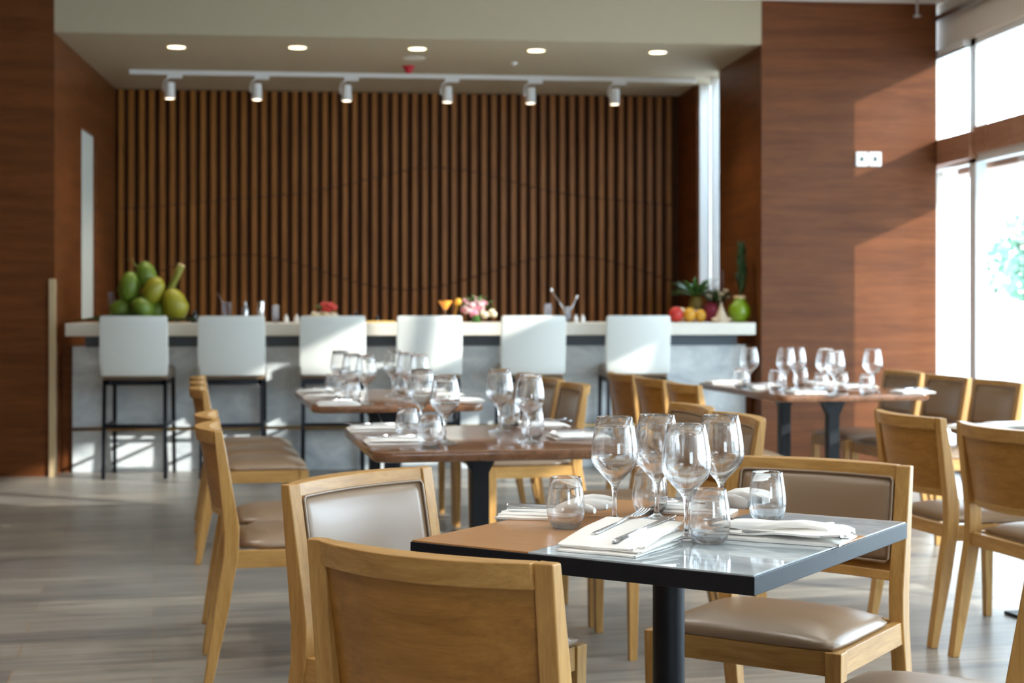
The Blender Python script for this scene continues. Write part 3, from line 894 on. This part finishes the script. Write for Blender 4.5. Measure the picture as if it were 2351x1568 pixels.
def napkin_mb(kind, seed):
    mb = MB()
    if kind == 'flat':       # neat stack of folds
        for k in range(4):
            slab(mb, .158 - .006 * (k % 2), .225 - .008 * k, .0 if k == 0 else .0035 * k, .0033, seed + k * 3.1, .0035, ox=.004 * ((k * 7) % 3 - 1), oy=.005 * ((k * 5) % 3 - 1), skew=.003 * (k % 2))
    elif kind == 'thick':    # folds that rise towards the far end
        for k in range(5):
            slab(mb, .178 - .012 * (k % 2), .225 - .007 * k, .0 if k == 0 else .0032 * k, .0042, seed + k * 2.3, .004, ox=.005 * ((k * 7) % 3 - 1), oy=.006 * ((k * 5) % 3 - 1), skew=.004 * (k % 2), ramp=.0065 * k)
    elif kind == 'wavy':     # long folds standing up
        slab(mb, .155, .27, 0, .008, seed, .004)
        slab(mb, .130, .26, .007, .007, seed + 4, .008, ox=.008, oy=.008, skew=.006, ridge=.012)
        slab(mb, .050, .262, .006, .016, seed + 2, .006, ox=-.058, oy=.0, skew=.004)
        slab(mb, .050, .235, .016, .009, seed + 8, .010, ox=.030, oy=-.01, skew=-.010, ridge=.014)
    else:                    # cloth flared at one end
        slab(mb, .125, .17, 0, .006, seed, .004, oy=-.05)
        slab(mb, .110, .16, .005, .004, seed + 2, .005, oy=-.05, skew=.004)
        for k in range(5):
            a = radians(-34 + k * 17)
            pts = [(.010 * (k - 2) * 1.2 + sin(a) * s_, -.02 + cos(a) * s_, .010 + .016 * sin(min(1, s_ / .11) * pi * .62) + .003 * (k % 2)) for s_ in (0, .03, .06, .09, .12, .135)]
            mb.tube(pts, [.005, .008, .011, .011, .009, .005], 10)
    return mb
def make_napkin(kind, seed):
    o = napkin_mb(kind, seed).build('napkin', M['linen'], smooth=True, angle=65)
    o['category'] = 'napkin'
    if kind != 'flare':
        m = o.modifiers.new('sub', 'SUBSURF'); m.levels = 1; m.render_levels = 1
    return o
nap = {'flat': make_napkin('flat', 2.0), 'thick': make_napkin('thick', 2.4), 'wavy': make_napkin('wavy', 5.0), 'flare': make_napkin('flare', 8.0)}
def make_fork():
    mb = MB()
    st_ = [(-.100, .0045, .0028, .0), (-.092, .0070, .0030, .0), (-.05, .0052, .0026, .0), (.0, .0032, .0024, .001), (.030, .0030, .0024, .005), (.043, .0070, .0018, .004), (.052, .0115, .0016, .001), (.062, .0125, .0015, -.0005)]
    rings = []
    for y, hw, th, z in st_:
        rings.append([(-hw, y, z), (-hw * .6, y, z + th), (hw * .6, y, z + th), (hw, y, z), (hw * .6, y, z - th * .4), (-hw * .6, y, z - th * .4)])
    mb.loft(rings)
    for k in range(4):
        x = -.0102 + k * .0068
        r = []
        for y, hw, z in ((.060, .0018, .0003), (.075, .0016, .0008), (.092, .0013, .003), (.104, .0007, .0062)):
            r.append([(x - hw, y, z), (x + hw, y, z), (x + hw, y, z + .0014), (x - hw, y, z + .0014)])
        mb.loft(r)
    o = mb.build('dinner_fork', M['chrome'], smooth=True, angle=50); o['category'] = 'fork'; return o
def make_knife():
    t = MB()
    rings = []
    for y, hw, th in ((-.112, .004, .003), (-.106, .0075, .0045), (-.06, .0072, .0046), (-.01, .0060, .0042), (.004, .0045, .0036)):
        rings.append([(-hw, y, 0), (-hw * .6, y, th), (hw * .6, y, th), (hw, y, 0), (hw * .6, y, -.001), (-hw * .6, y, -.001)])
    t.loft(rings)
    o = t.build('table_knife', M['chrome'], smooth=True, angle=50); o['category'] = 'knife'
    rings = []
    for y, a, b_ in ((.003, -.0045, .0045), (.02, -.0085, .0060), (.06, -.0098, .0060), (.09, -.0085, .0055), (.108, -.003, .0045), (.113, .002, .0035)):
        rings.append([(a, y, .0016), (b_, y, .0010), (b_, y, .0030), (a, y, .0021)])
    MB().loft(rings).build('blade', M['chrome'], parent=o, smooth=True, angle=50)
    return o
fork, knife = make_fork(), make_knife()
def lay(obj_proto, base, rz, lx, ly, h, r2, label, group, tilt=0.0):
    p = Vector((base.x, base.y, 0)) + Vector((lx * cos(rz) - ly * sin(rz), lx * sin(rz) + ly * cos(rz), 0))
    o = inst(obj_proto, (p.x, p.y, .75 + h), rz + r2, label, group)
    if tilt: o.rotation_euler = (tilt, 0, rz + r2)
    return o
# front table settings (u,v in the table's own frame)
def t1(u, v): x, z = tl(u, v); return W(x, z, .7503)
GN, GF, GK = 'white napkins on the front marble table', 'forks on the front marble table', 'knives on the front marble table'
x_, z_ = .222, 3.150
p = W(x_, z_); r_ = rot_fwd(DIR(.50, .866))
inst(nap['thick'], (p.x, p.y, .7503), r_, 'folded white napkin nearest the camera on the front table, under fork and knife', GN)
lay(fork, p, r_, -.030, .048, .040, radians(-6), 'steel fork lying on the napkin nearest the camera', GF, .12)
lay(knife, p, r_, .040, .020, .036, radians(-8), 'steel knife lying on the napkin nearest the camera', GK, .12)
p = P(1290, 1188, .75); r_ = rot_fwd(DIR(.97, -.24))
inst(nap['flare'], (p.x, p.y, .7503), r_, 'white napkin with a flared end beside the leftmost tumbler of the front table', GN, (1.05, 1.05, 1.25))
lay(fork, p, r_, .022, -.02, .0215, radians(4), 'steel fork on the flared napkin at the left of the front table', GF)
lay(knife, p, r_, -.026, -.025, .0205, radians(-3), 'steel knife on the flared napkin at the left of the front table', GK)
p = P(1792, 1235, .75); r_ = rot_fwd(DIR(.90, -.44))
inst(nap['wavy'], (p.x, p.y, .7503), r_, 'wavy long-folded white napkin on the right of the front table marble', GN, (1, 1.05, 1))
lay(knife, p, r_, .070, .050, .0175, radians(-3), 'steel knife half hidden in the wavy napkin at the right of the front table', GK)
x_, z_ = tl(-.035, .305); p = W(x_, z_); r_ = rot_fwd(DIR(.93, -.37))
inst(nap['flare'], (p.x, p.y, .7503), r_, 'white napkin with raised loops behind the glasses at the far side of the front table', GN, (1.0, 1.1, 1.5))
lay(fork, p, r_, .018, -.055, .0255, radians(8), 'steel fork on the looped napkin at the far side of the front table', GF)
lay(knife, p, r_, -.024, -.055, .0245, radians(4), 'steel knife on the looped napkin at the far side of the front table', GK)
def settings(tname, lst, rz0, cut=True):
    gn = f'napkins on the {tname}'
    for (px, py, lb, kind, side) in lst:
        p = P(px, py, .75)
        r_ = rz0 + (pi / 2 if side == 'l' else -pi / 2) + random.uniform(-.08, .08)
        # long side of the napkin points to the table centre
        o = inst(nap[kind], (p.x, p.y, .7503), r_, f'white folded napkin on the {tname}, {lb}', gn, (1, .88, 1))
        if cut:
            lay(fork, p, r_, -.028, 0, .0235, .05, f'steel fork on the napkin on the {tname}, {lb}', f'forks on the {tname}')
            lay(knife, p, r_, .024, 0, .0235, -.03, f'steel knife on the napkin on the {tname}, {lb}', f'knives on the {tname}')
rt = T2.rotation_euler.z
settings('middle walnut table', [(858, 988, 'far left seat', 'flat', 'l'), (903, 1017, 'near left seat', 'flat', 'l'), (1245, 980, 'far right seat', 'flat', 'r'), (1328, 1005, 'near right seat', 'flat', 'r')], rt)
settings('far walnut table', [(722, 902, 'far left seat', 'flat', 'l'), (742, 914, 'middle left seat', 'flat', 'l'), (775, 929, 'near left seat', 'flat', 'l'),
                              (985, 899, 'far right seat', 'flat', 'r'), (1020, 908, 'middle right seat', 'flat', 'r'), (1062, 921, 'near right seat', 'flat', 'r')], rt)
settings('table by the wood pier', [(1660, 880, 'far left seat', 'flat', 'l'), (1750, 890, 'middle left seat', 'flat', 'l'), (1850, 903, 'near left seat', 'flat', 'l'),
                                    (1890, 883, 'far right seat', 'flat', 'r'), (1970, 890, 'middle right seat', 'flat', 'r'), (2095, 903, 'near right seat', 'flat', 'r')], rt, cut=True)
settings('table at the right edge', [(2240, 985, 'far left seat', 'flat', 'l'), (2330, 979, 'far right seat', 'flat', 'r')], T5.rotation_euler.z, cut=False)

# ------------------------------------------------------------------ things on the bar
ZB = BT + .0008
YI = 11.68
def B(px, Y=YI): return PY(px, Y, ZB)
def pxm(px_w, px=900, Y=YI):    # picture width -> metres at the bar
    return px_w * (Y / ct) / FPX
# coconuts
e = empty('coconut_bunch', B(340, 11.80)); tag(e, 'heap of green coconuts on a palm stalk at the left end of the bar', 'coconuts')
cs = [(-42, 660, 0, 44, 60, .2), (-5, 634, .03, 42, 56, -.3), (15, 668, -.06, 42, 54, .6), (-8, 708, -.10, 48, 38, 1.3), (62, 700, -.07, 50, 62, -.5),
      (30, 702, .06, 46, 56, .4), (-60, 712, -.02, 44, 40, 1.1), (-30, 700, .10, 44, 46, .2), (20, 722, -.02, 46, 40, .9)]
for k, (dx, py, dy, w_, h_, a) in enumerate(cs):
    w_ *= 1.22; h_ *= 1.2; dx *= .98
    z = max(HYat(340, py, 11.8) - ZB, h_ * .00172, w_ * .0015) + .002
    rot = Matrix.Rotation(a * .6, 3, 'Y')
    def shp(p): return Vector((p.x * (1 - .10 * (p.z > 0)), p.y, p.z)) + Vector((0, 0, 0))
    mb = MB().ball((0, 0, 0), w_ * .00165, w_ * .0016, h_ * .00165, 18, 12, rot, shp)
    o = mb.build('coconut', M['coconut_y'] if k in (2, 4) else M['coconut'], parent=e, smooth=True)
    o.location = (dx * .0033, dy, z)
st_o = MB().tube([(.10, .02, .10), (.17, .0, .26), (.21, -.02, .35), (.245, -.03, .425)], [.02, .026, .028, .027], 12).build('stalk', M['stalk'], parent=e, smooth=True)
MB().tube([(.2445, -.03, .4245), (.2475, -.0305, .431)], [.027, .026], 12).build('cut_end', M['cutwood'], parent=st_o, smooth=True, angle=40)
MB().tube([(-.02, 0, .25), (-.06, 0, .38), (-.12, .02, .46), (-.16, .03, .47)], [.008, .006, .004, .002], 8).tube([(.02, 0, .28), (.0, 0, .40), (-.04, .02, .44)], [.006, .005, .002], 8).build('twig', M['stalk'], parent=e, smooth=True)
def leaf_mb(mb, base, d, L, w, droop=.3, n=8, up=Vector((0, 0, 1)), th=.0012):
    """a solid leaf blade with a keel"""
    base = Vector(base); d = Vector(d).normalized()
    side = d.cross(up)
    side = side.normalized() if side.length > 1e-3 else Vector((1, 0, 0))
    rings = []
    for k in range(n + 1):
        t = k / n
        c_ = base + d * (L * t) - up * (droop * L * t * t)
        ww = w * max(.04, sin(pi * min(1, t * .9 + .06)) ** .8)
        nrm = side.cross(d).normalized()
        rings.append([tuple(c_ - side * ww + nrm * ww * .25), tuple(c_ + nrm * th), tuple(c_ + side * ww + nrm * ww * .25), tuple(c_ - nrm * th)])
    mb.loft(rings)
mb = MB()
for (dx, L, a, e_) in ((-.52, .42, .05, .06), (-.48, .5, -.1, .14), (-.25, .45, -.2, .05), (.10, .40, .15, .05), (-.35, .35, .3, .1)):
    leaf_mb(mb, (dx, -.10, .016), (1, a, e_), L, .06, .02)
o = mb.build('palm_leaf', M['leaf_d'], smooth=True, loc=B(340, 11.68)); tag(o, 'dark green leaves lying on the bar under the coconuts', 'leaves', kind='stuff')

def bottle(px, top_py, w_px, mt, nm_, label, cat, Y=YI, neck=True, parent=None):
    p = B(px, Y); h = HYat(px, top_py, Y) - ZB; r = w_px * .00325 / 2
    if neck: prof = [(0, 0), (r * .95, 0), (r, .004), (r, h * .55), (r * .85, h * .68), (r * .45, h * .78), (r * .42, h * .97), (r * .5, h), (0, h)]
    else: prof = [(0, 0), (r * .85, 0), (r * .9, .004), (r, h * .97), (r * .96, h), (r * .9, h * .98), (0, h * .975)]
    o = MB().lathe(prof, 20).build(nm_, mt, smooth=True, angle=50, loc=p)
    return tag(o, label, cat)
def cup(px, top_py, w_px, mt, nm_, label, cat, Y=YI):
    p = B(px, Y); h = HYat(px, top_py, Y) - ZB; r = w_px * .00325 / 2
    prof = [(0, 0), (r * .8, 0), (r * .82, .003), (r, h), (r * .97, h + .001), (r * .95, h), (r * .78, .010), (0, .008)]
    o = MB().lathe(prof, 24).build(nm_, mt, smooth=True, angle=50, loc=p)
    return tag(o, label, cat)
bottle(446, 712, 16, M['darkbottle'], 'bottle', 'small dark bottle on the bar just right of the coconuts', 'bottle')
cup(255, 672, 14, M['blueglass'], 'drinking_glass', 'thin clear glass on the bar just left of the coconuts', 'glass', 11.95)
cup(521, 694, 24, M['blueglass'], 'drinking_glass', 'clear tumbler holding a stirrer above the second stool', 'glass')
p = B(521); tag(MB().tube([(0, 0, .012), (-.03, 0, .15), (-.07, 0, .22)], .003, 6).build('bar_stirrer', M['chrome'], smooth=True, loc=p), 'thin metal stirrer standing in a clear tumbler', 'stirrer')
bottle(563, 692, 15, M['brushed'], 'cocktail_shaker', 'slim bright metal shaker above the second stool, left of the taller one', 'shaker')
bottle(599, 692, 17, M['chrome'], 'cocktail_shaker', 'wider polished metal shaker above the right edge of the second stool', 'shaker', neck=False)
cup(633, 700, 17, M['blueglass'], 'drinking_glass', 'tall pale glass on the bar between the second and third stools', 'glass')
bottle(657, 722, 11, M['white'], 'salt_shaker', 'small white shaker right of the tall pale glass, left of the pair', 'salt shaker')
bottle(681, 722, 11, M['white'], 'salt_shaker', 'small white shaker beside the third stool, right of the pair', 'salt shaker')
def flower_bunch(mb_list, n, rad, cen, rb, seed):
    random.seed(seed)
    for k in range(n):
        a = random.random() * 2 * pi; q = sqrt(random.random()); zz = random.random()
        c_ = Vector(cen) + Vector((cos(a) * q * rad[0], sin(a) * q * rad[1], (zz - .5) * rad[2] * 2 * (1.1 - q * .6)))
        mb = random.choice(mb_list)
        r = rb * random.uniform(.75, 1.2)
        for j in range(5):
            b_ = j * 2 * pi / 5 + a
            rot = Matrix.Rotation(b_, 3, 'Z')
            mb.ball(c_ + Vector((cos(b_) * r * .55, sin(b_) * r * .4, sin(b_ * 2) * r * .25)), r * .6, r * .45, r * .5, 8, 5, rot)
# red fruit and flower bowl
e = empty('fruit_bowl', B(743)); tag(e, 'little dish of red and cream flowers above the third stool', 'flower dish')
MB().lathe([(0, 0), (.05, 0), (.06, .008), (.115, .05), (.112, .054), (.055, .014), (0, .010)], 28).build('bowl', M['cream'], parent=e, smooth=True, angle=50)
m1, m2, m3 = MB(), MB(), MB()
flower_bunch([m1], 8, (.07, .05, .025), (.0, 0, .115), .032, 3)
flower_bunch([m2], 9, (.10, .05, .015), (.0, 0, .065), .028, 4)
for a in (0, 1.3, 2.7, 4.1, 5.2): leaf_mb(m3, (0, 0, .08), (cos(a), sin(a) * .6, .9), .11, .02, .25)
m1.build('red_blossoms', M['redfruit'], parent=e, smooth=True); m2.build('cream_blossoms', M['cream'], parent=e, smooth=True); m3.build('leaves', M['leaf'], parent=e, smooth=True)
bottle(817, 713, 9, M['darkbottle'], 'bottle', 'tiny dark bottle peeking above the third stool', 'bottle')
p = B(872); tag(MB().box(-.11, -.05, 0, .11, .05, .012).build('serving_board', plain('bamboo', (214, 178, 108), .5), bevel=.003, loc=p), 'low light wood board on the bar between the third and fourth stools', 'board')
bottle(866, 724, 10, M['darkbottle'], 'bottle', 'tiny dark bottle behind the light wood board on the bar', 'bottle', Y=11.8)
# cocktail
e = empty('cocktail_glass', B(1022)); tag(e, 'orange cocktail in a stemmed glass above the fourth stool', 'cocktail')
hz = HYat(1022, 690, YI) - ZB
MB().lathe([(0, 0), (.035, 0), (.035, .003), (.005, .008), (.0035, hz * .5), (.006, hz * .55), (.052, hz), (.050, hz), (.005, hz * .58), (0, hz * .57)], 28).build('glass', M['glass'], parent=e, smooth=True, angle=60)
MB().lathe([(0, hz * .575), (.010, hz * .585), (.0535, hz * .97), (.0535, hz * .985), (0, hz * .985)], 24).build('drink', M['orange'], parent=e, smooth=True, angle=40)
e2 = MB().ball((.095, 0, hz * .93), .026, .02, .03, 12, 8, Matrix.Rotation(.5, 3, 'Y')).tube([(.05, 0, 0.0), (.09, 0, hz * .7), (.095, 0, hz * .85)], .004, 6).build('yellow_flower', M['yellow'], smooth=True, loc=B(1022))
tag(e2, 'yellow blossom on a stem between the cocktail and the pink bouquet', 'flower')
# bouquet
e = empty('flower_bouquet', B(1093)); tag(e, 'bouquet of pink and cream flowers on the bar between the fourth and fifth stools', 'bouquet')
m1, m2, m3, m4 = MB(), MB(), MB(), MB()
flower_bunch([m1, m1, m4], 26, (.085, .06, .075), (-.02, 0, .12), .026, 11)
flower_bunch([m2], 9, (.05, .05, .04), (.085, 0, .06), .024, 12)
for k in range(12):
    a = k * .55
    leaf_mb(m3, (0, 0, .10), (cos(a), sin(a) * .5, .8 + .5 * sin(k * 1.7)), .16, .022, .25)
m3.tube([(0, 0, 0), (0, 0, .12)], .03, 10)
m1.build('pink_blossoms', M['pink'], parent=e, smooth=True); m2.build('cream_blossoms', M['cream'], parent=e, smooth=True)
m4.build('magenta_blossoms', M['magenta'], parent=e, smooth=True); m3.build('leaves', M['leaf'], parent=e, smooth=True)
cup(1258, 697, 20, M['blueglass'], 'drinking_glass', 'clear glass standing above the fifth stool', 'glass')
cup(1304, 704, 16, M['blueglass'], 'mixing_glass', 'narrow glass with bar tools right of the fifth stool', 'glass')
p = B(1304)
for k, (tx, tz, lb) in enumerate(((-.125, .245, 'long bar spoon leaning left out of the narrow glass'), (.065, .19, 'shorter metal tool leaning right out of the narrow glass'))):
    o = MB().tube([(0.0, .004 * k, .012), (tx * .35, .004 * k, tz * .5), (tx * .93, 0, tz * .93)], .004, 8).ball((tx, 0, tz), .010, .006, .018, 10, 6, Matrix.Rotation(-.5 if tx < 0 else .4, 3, 'Y')).build('bar_spoon', M['chrome'], smooth=True, loc=p)
    tag(o, lb, 'bar spoon')
bottle(1322, 722, 11, M['white'], 'salt_shaker', 'small white shaker right of the bar tools, left of the pair', 'salt shaker')
bottle(1338, 722, 11, M['white'], 'salt_shaker', 'small white shaker right of the bar tools, right of the pair', 'salt shaker')
# fruit at the right end
def fruit(px, py, w_, h_, mt, nm_, label, cat, Y=YI, dz=0, rot=None):
    z = (h_ * .00165) + dz
    o = MB().ball((0, 0, 0), w_ * .00165, w_ * .0016, h_ * .00165, 16, 10, rot).build(nm_, mt, smooth=True)
    q = B(px, Y); o.location = (q.x, q.y, ZB + z); return tag(o, label, cat)
fruit(1552, 720, 34, 36, M['redfruit'], 'apple', 'red apple at the left of the fruit on the right end of the bar', 'apple')
fruit(1563, 712, 30, 34, M['cream'], 'melon', 'cream coloured melon behind the red apple', 'melon', Y=11.82)
fruit(1583, 720, 29, 34, M['yellow'], 'mango', 'yellow mango right of the red apple, left of the pair', 'mango')
fruit(1608, 722, 26, 30, M['yellow'], 'mango', 'yellow mango below the dragon fruit, right of the pair', 'mango')
fruit(1593, 705, 26, 30, M['pink'], 'peach', 'pale pink peach resting behind the two mangoes', 'peach', Y=11.84, dz=.0)
e = empty('dragon_fruit', B(1632, 11.82)); tag(e, 'dark magenta dragon fruit behind the yellow mangoes', 'dragon fruit')
MB().ball((0, 0, .075), .062, .058, .074, 18, 12).build('skin', M['dragon'], parent=e, smooth=True)
mm = MB()
for k in range(12):
    a = k * 2.4; zz = .04 + .008 * k
    leaf_mb(mm, (cos(a) * .052, sin(a) * .05, zz), (cos(a), sin(a), 1.2), .05, .010, .1)
mm.build('scales', M['dragon'], parent=e)
e = empty('pineapple', B(1598, 11.95)); tag(e, 'pineapple with a spread of green leaves at the right end of the bar', 'pineapple')
MB().ball((0, 0, .105), .060, .060, .105, 18, 12).build('fruit_body', M['pine'], parent=e, smooth=True)
mm = MB()
for k in range(34):
    a = k * 2.4; el = .25 + 1.5 * (k / 34.0)
    leaf_mb(mm, (cos(a) * .02, sin(a) * .02, .20), (cos(a) * 1.2, sin(a) * 1.2, el), .19 + .03 * (k % 3), .017, .22)
mm.build('crown_leaves', M['leaf'], parent=e, smooth=True)
# shell
e = empty('seashell', B(1656, 11.62)); tag(e, 'pale pointed seashell beside the green pot', 'seashell')
prof = []
for k in range(14):
    t = k / 13; prof.append((.062 * (1 - t) ** 1.1 + .004 * sin(t * 30), t * .155))
MB().lathe([(0, 0)] + prof + [(0, .158)], 20).build('spire', M['shell'], parent=e, smooth=True)
mm = MB()
for k in range(7):
    a = k * .9; mm.ball((cos(a) * .055, sin(a) * .045, .02), .024, .018, .016, 8, 6)
mm.build('ridges', M['shell'], parent=e, smooth=True)
# small arrangement of white flowers
e = empty('flower_arrangement', B(1645, 11.92)); tag(e, 'white and lilac flowers with dark leaves behind the seashell', 'flowers')
m1, m3 = MB(), MB()
flower_bunch([m1], 8, (.10, .04, .06), (.0, 0, .20), .026, 21)
for k in range(14): leaf_mb(m3, (0, 0, .08), (cos(k * .9), sin(k * .9) * .6, 1.3), .24, .022, .2)
m3.tube([(0, 0, 0), (0, 0, .10)], .035, 10)
m1.build('blossoms', M['cream'], parent=e, smooth=True); m3.build('leaves', M['leaf_d'], parent=e, smooth=True)
bottle(1658, 622, 14, M['blueglass'], 'bottle', 'slender clear bottle behind the white flowers', 'bottle', Y=12.05)
# green pot with tall plant
e = empty('potted_plant', B(1698)); tag(e, 'round lime green pot with a tall narrow plant at the right end of the bar', 'potted plant')
MB().lathe([(0, 0), (.04, 0), (.055, .006), (.083, .05), (.088, .085), (.078, .125), (.05, .155), (.042, .165), (.046, .178), (.040, .180), (.034, .165), (0, .16)], 32).build('pot', M['greenvase'], parent=e, smooth=True, angle=60)
MB().lathe([(0, .15), (.036, .16), (.0465, .185), (.044, .20), (0, .2)], 24).build('rim_band', M['cutwood'], parent=e, smooth=True, angle=50)
mm = MB()
for k in range(26):
    a = k * 2.4; z = .20 + k * .013
    leaf_mb(mm, (.015 + cos(a) * .006, sin(a) * .006, z), (cos(a) * .33, sin(a) * .33, 1), .16 - .002 * k, .019, .03)
mm.tube([(0, 0, .18), (.012, 0, .4), (.018, 0, .60)], [.007, .006, .003], 8)
mm.build('foliage', M['leaf_d'], parent=e, smooth=True)

# ------------------------------------------------------------------ outside
tag(MB().box(20, -60, -.25, 21.5, -5.2, 12).build('sun_block_building', M['ceiling']), 'pale unseen building added outside the windows to block sun from the front table', 'building')  # unseen slab added to keep direct sun off the front table
struct(MB().box(XW + .6, -30, -.35, 60, 60, -.25).build('ground', M['outdoor']))
def tree(x, y, h, cr, label, seed):
    random.seed(seed)
    e = empty('tree', (x, y, -.25)); tag(e, label, 'tree', 'trees outside the windows')
    tr_ = MB().tube([(0, 0, 0), (.05, .03, h * .3), (0, .1, h * .6), (.1, 0, h * .85)], [.16, .13, .10, .05], 10)
    for k in range(6):
        a = k * 1.1; tr_.tube([(0, .05, h * .4 + k * .1), (cos(a) * cr * .4, sin(a) * cr * .4, h * .6 + k * .1), (cos(a) * cr * .8, sin(a) * cr * .8, h * .75 + k * .08)], [.06, .04, .02], 6)
    tr_.build('trunk', M['trunk'], parent=e, smooth=True)
    mb = MB()
    for k in range(2600):
        v = Vector((random.gauss(0, 1), random.gauss(0, 1), random.gauss(0, 1))).normalized() * (random.random() ** .4)
        c_ = Vector((v.x * cr, v.y * cr, h * .72 + v.z * cr * .8))
        c_ += Vector((noise.noise(c_), noise.noise(c_ + Vector((5, 0, 0))), 0)) * .4
        a = Vector((random.gauss(0, 1), random.gauss(0, 1), random.gauss(0, 1))).normalized() * .09
        b_ = a.cross(Vector((random.gauss(0, 1), random.gauss(0, 1), random.gauss(0, 1)))).normalized() * .05
        mb.add([c_ - a, c_ + b_, c_ + a, c_ - b_], [(0, 1, 2, 3)])
    mb.build('leaves', M['foliage'], parent=e)
q = W((2440 - CX) / FPX * 22, 22)
tree(q.x, q.y, 3.0, 1.0, 'green tree outside, seen at the right edge through the lower window glass', 5)
q = W((2560 - CX) / FPX * 30, 30)
tree(q.x, q.y, 5.0, 1.8, 'paler distant tree outside beyond the lower window glass', 6)
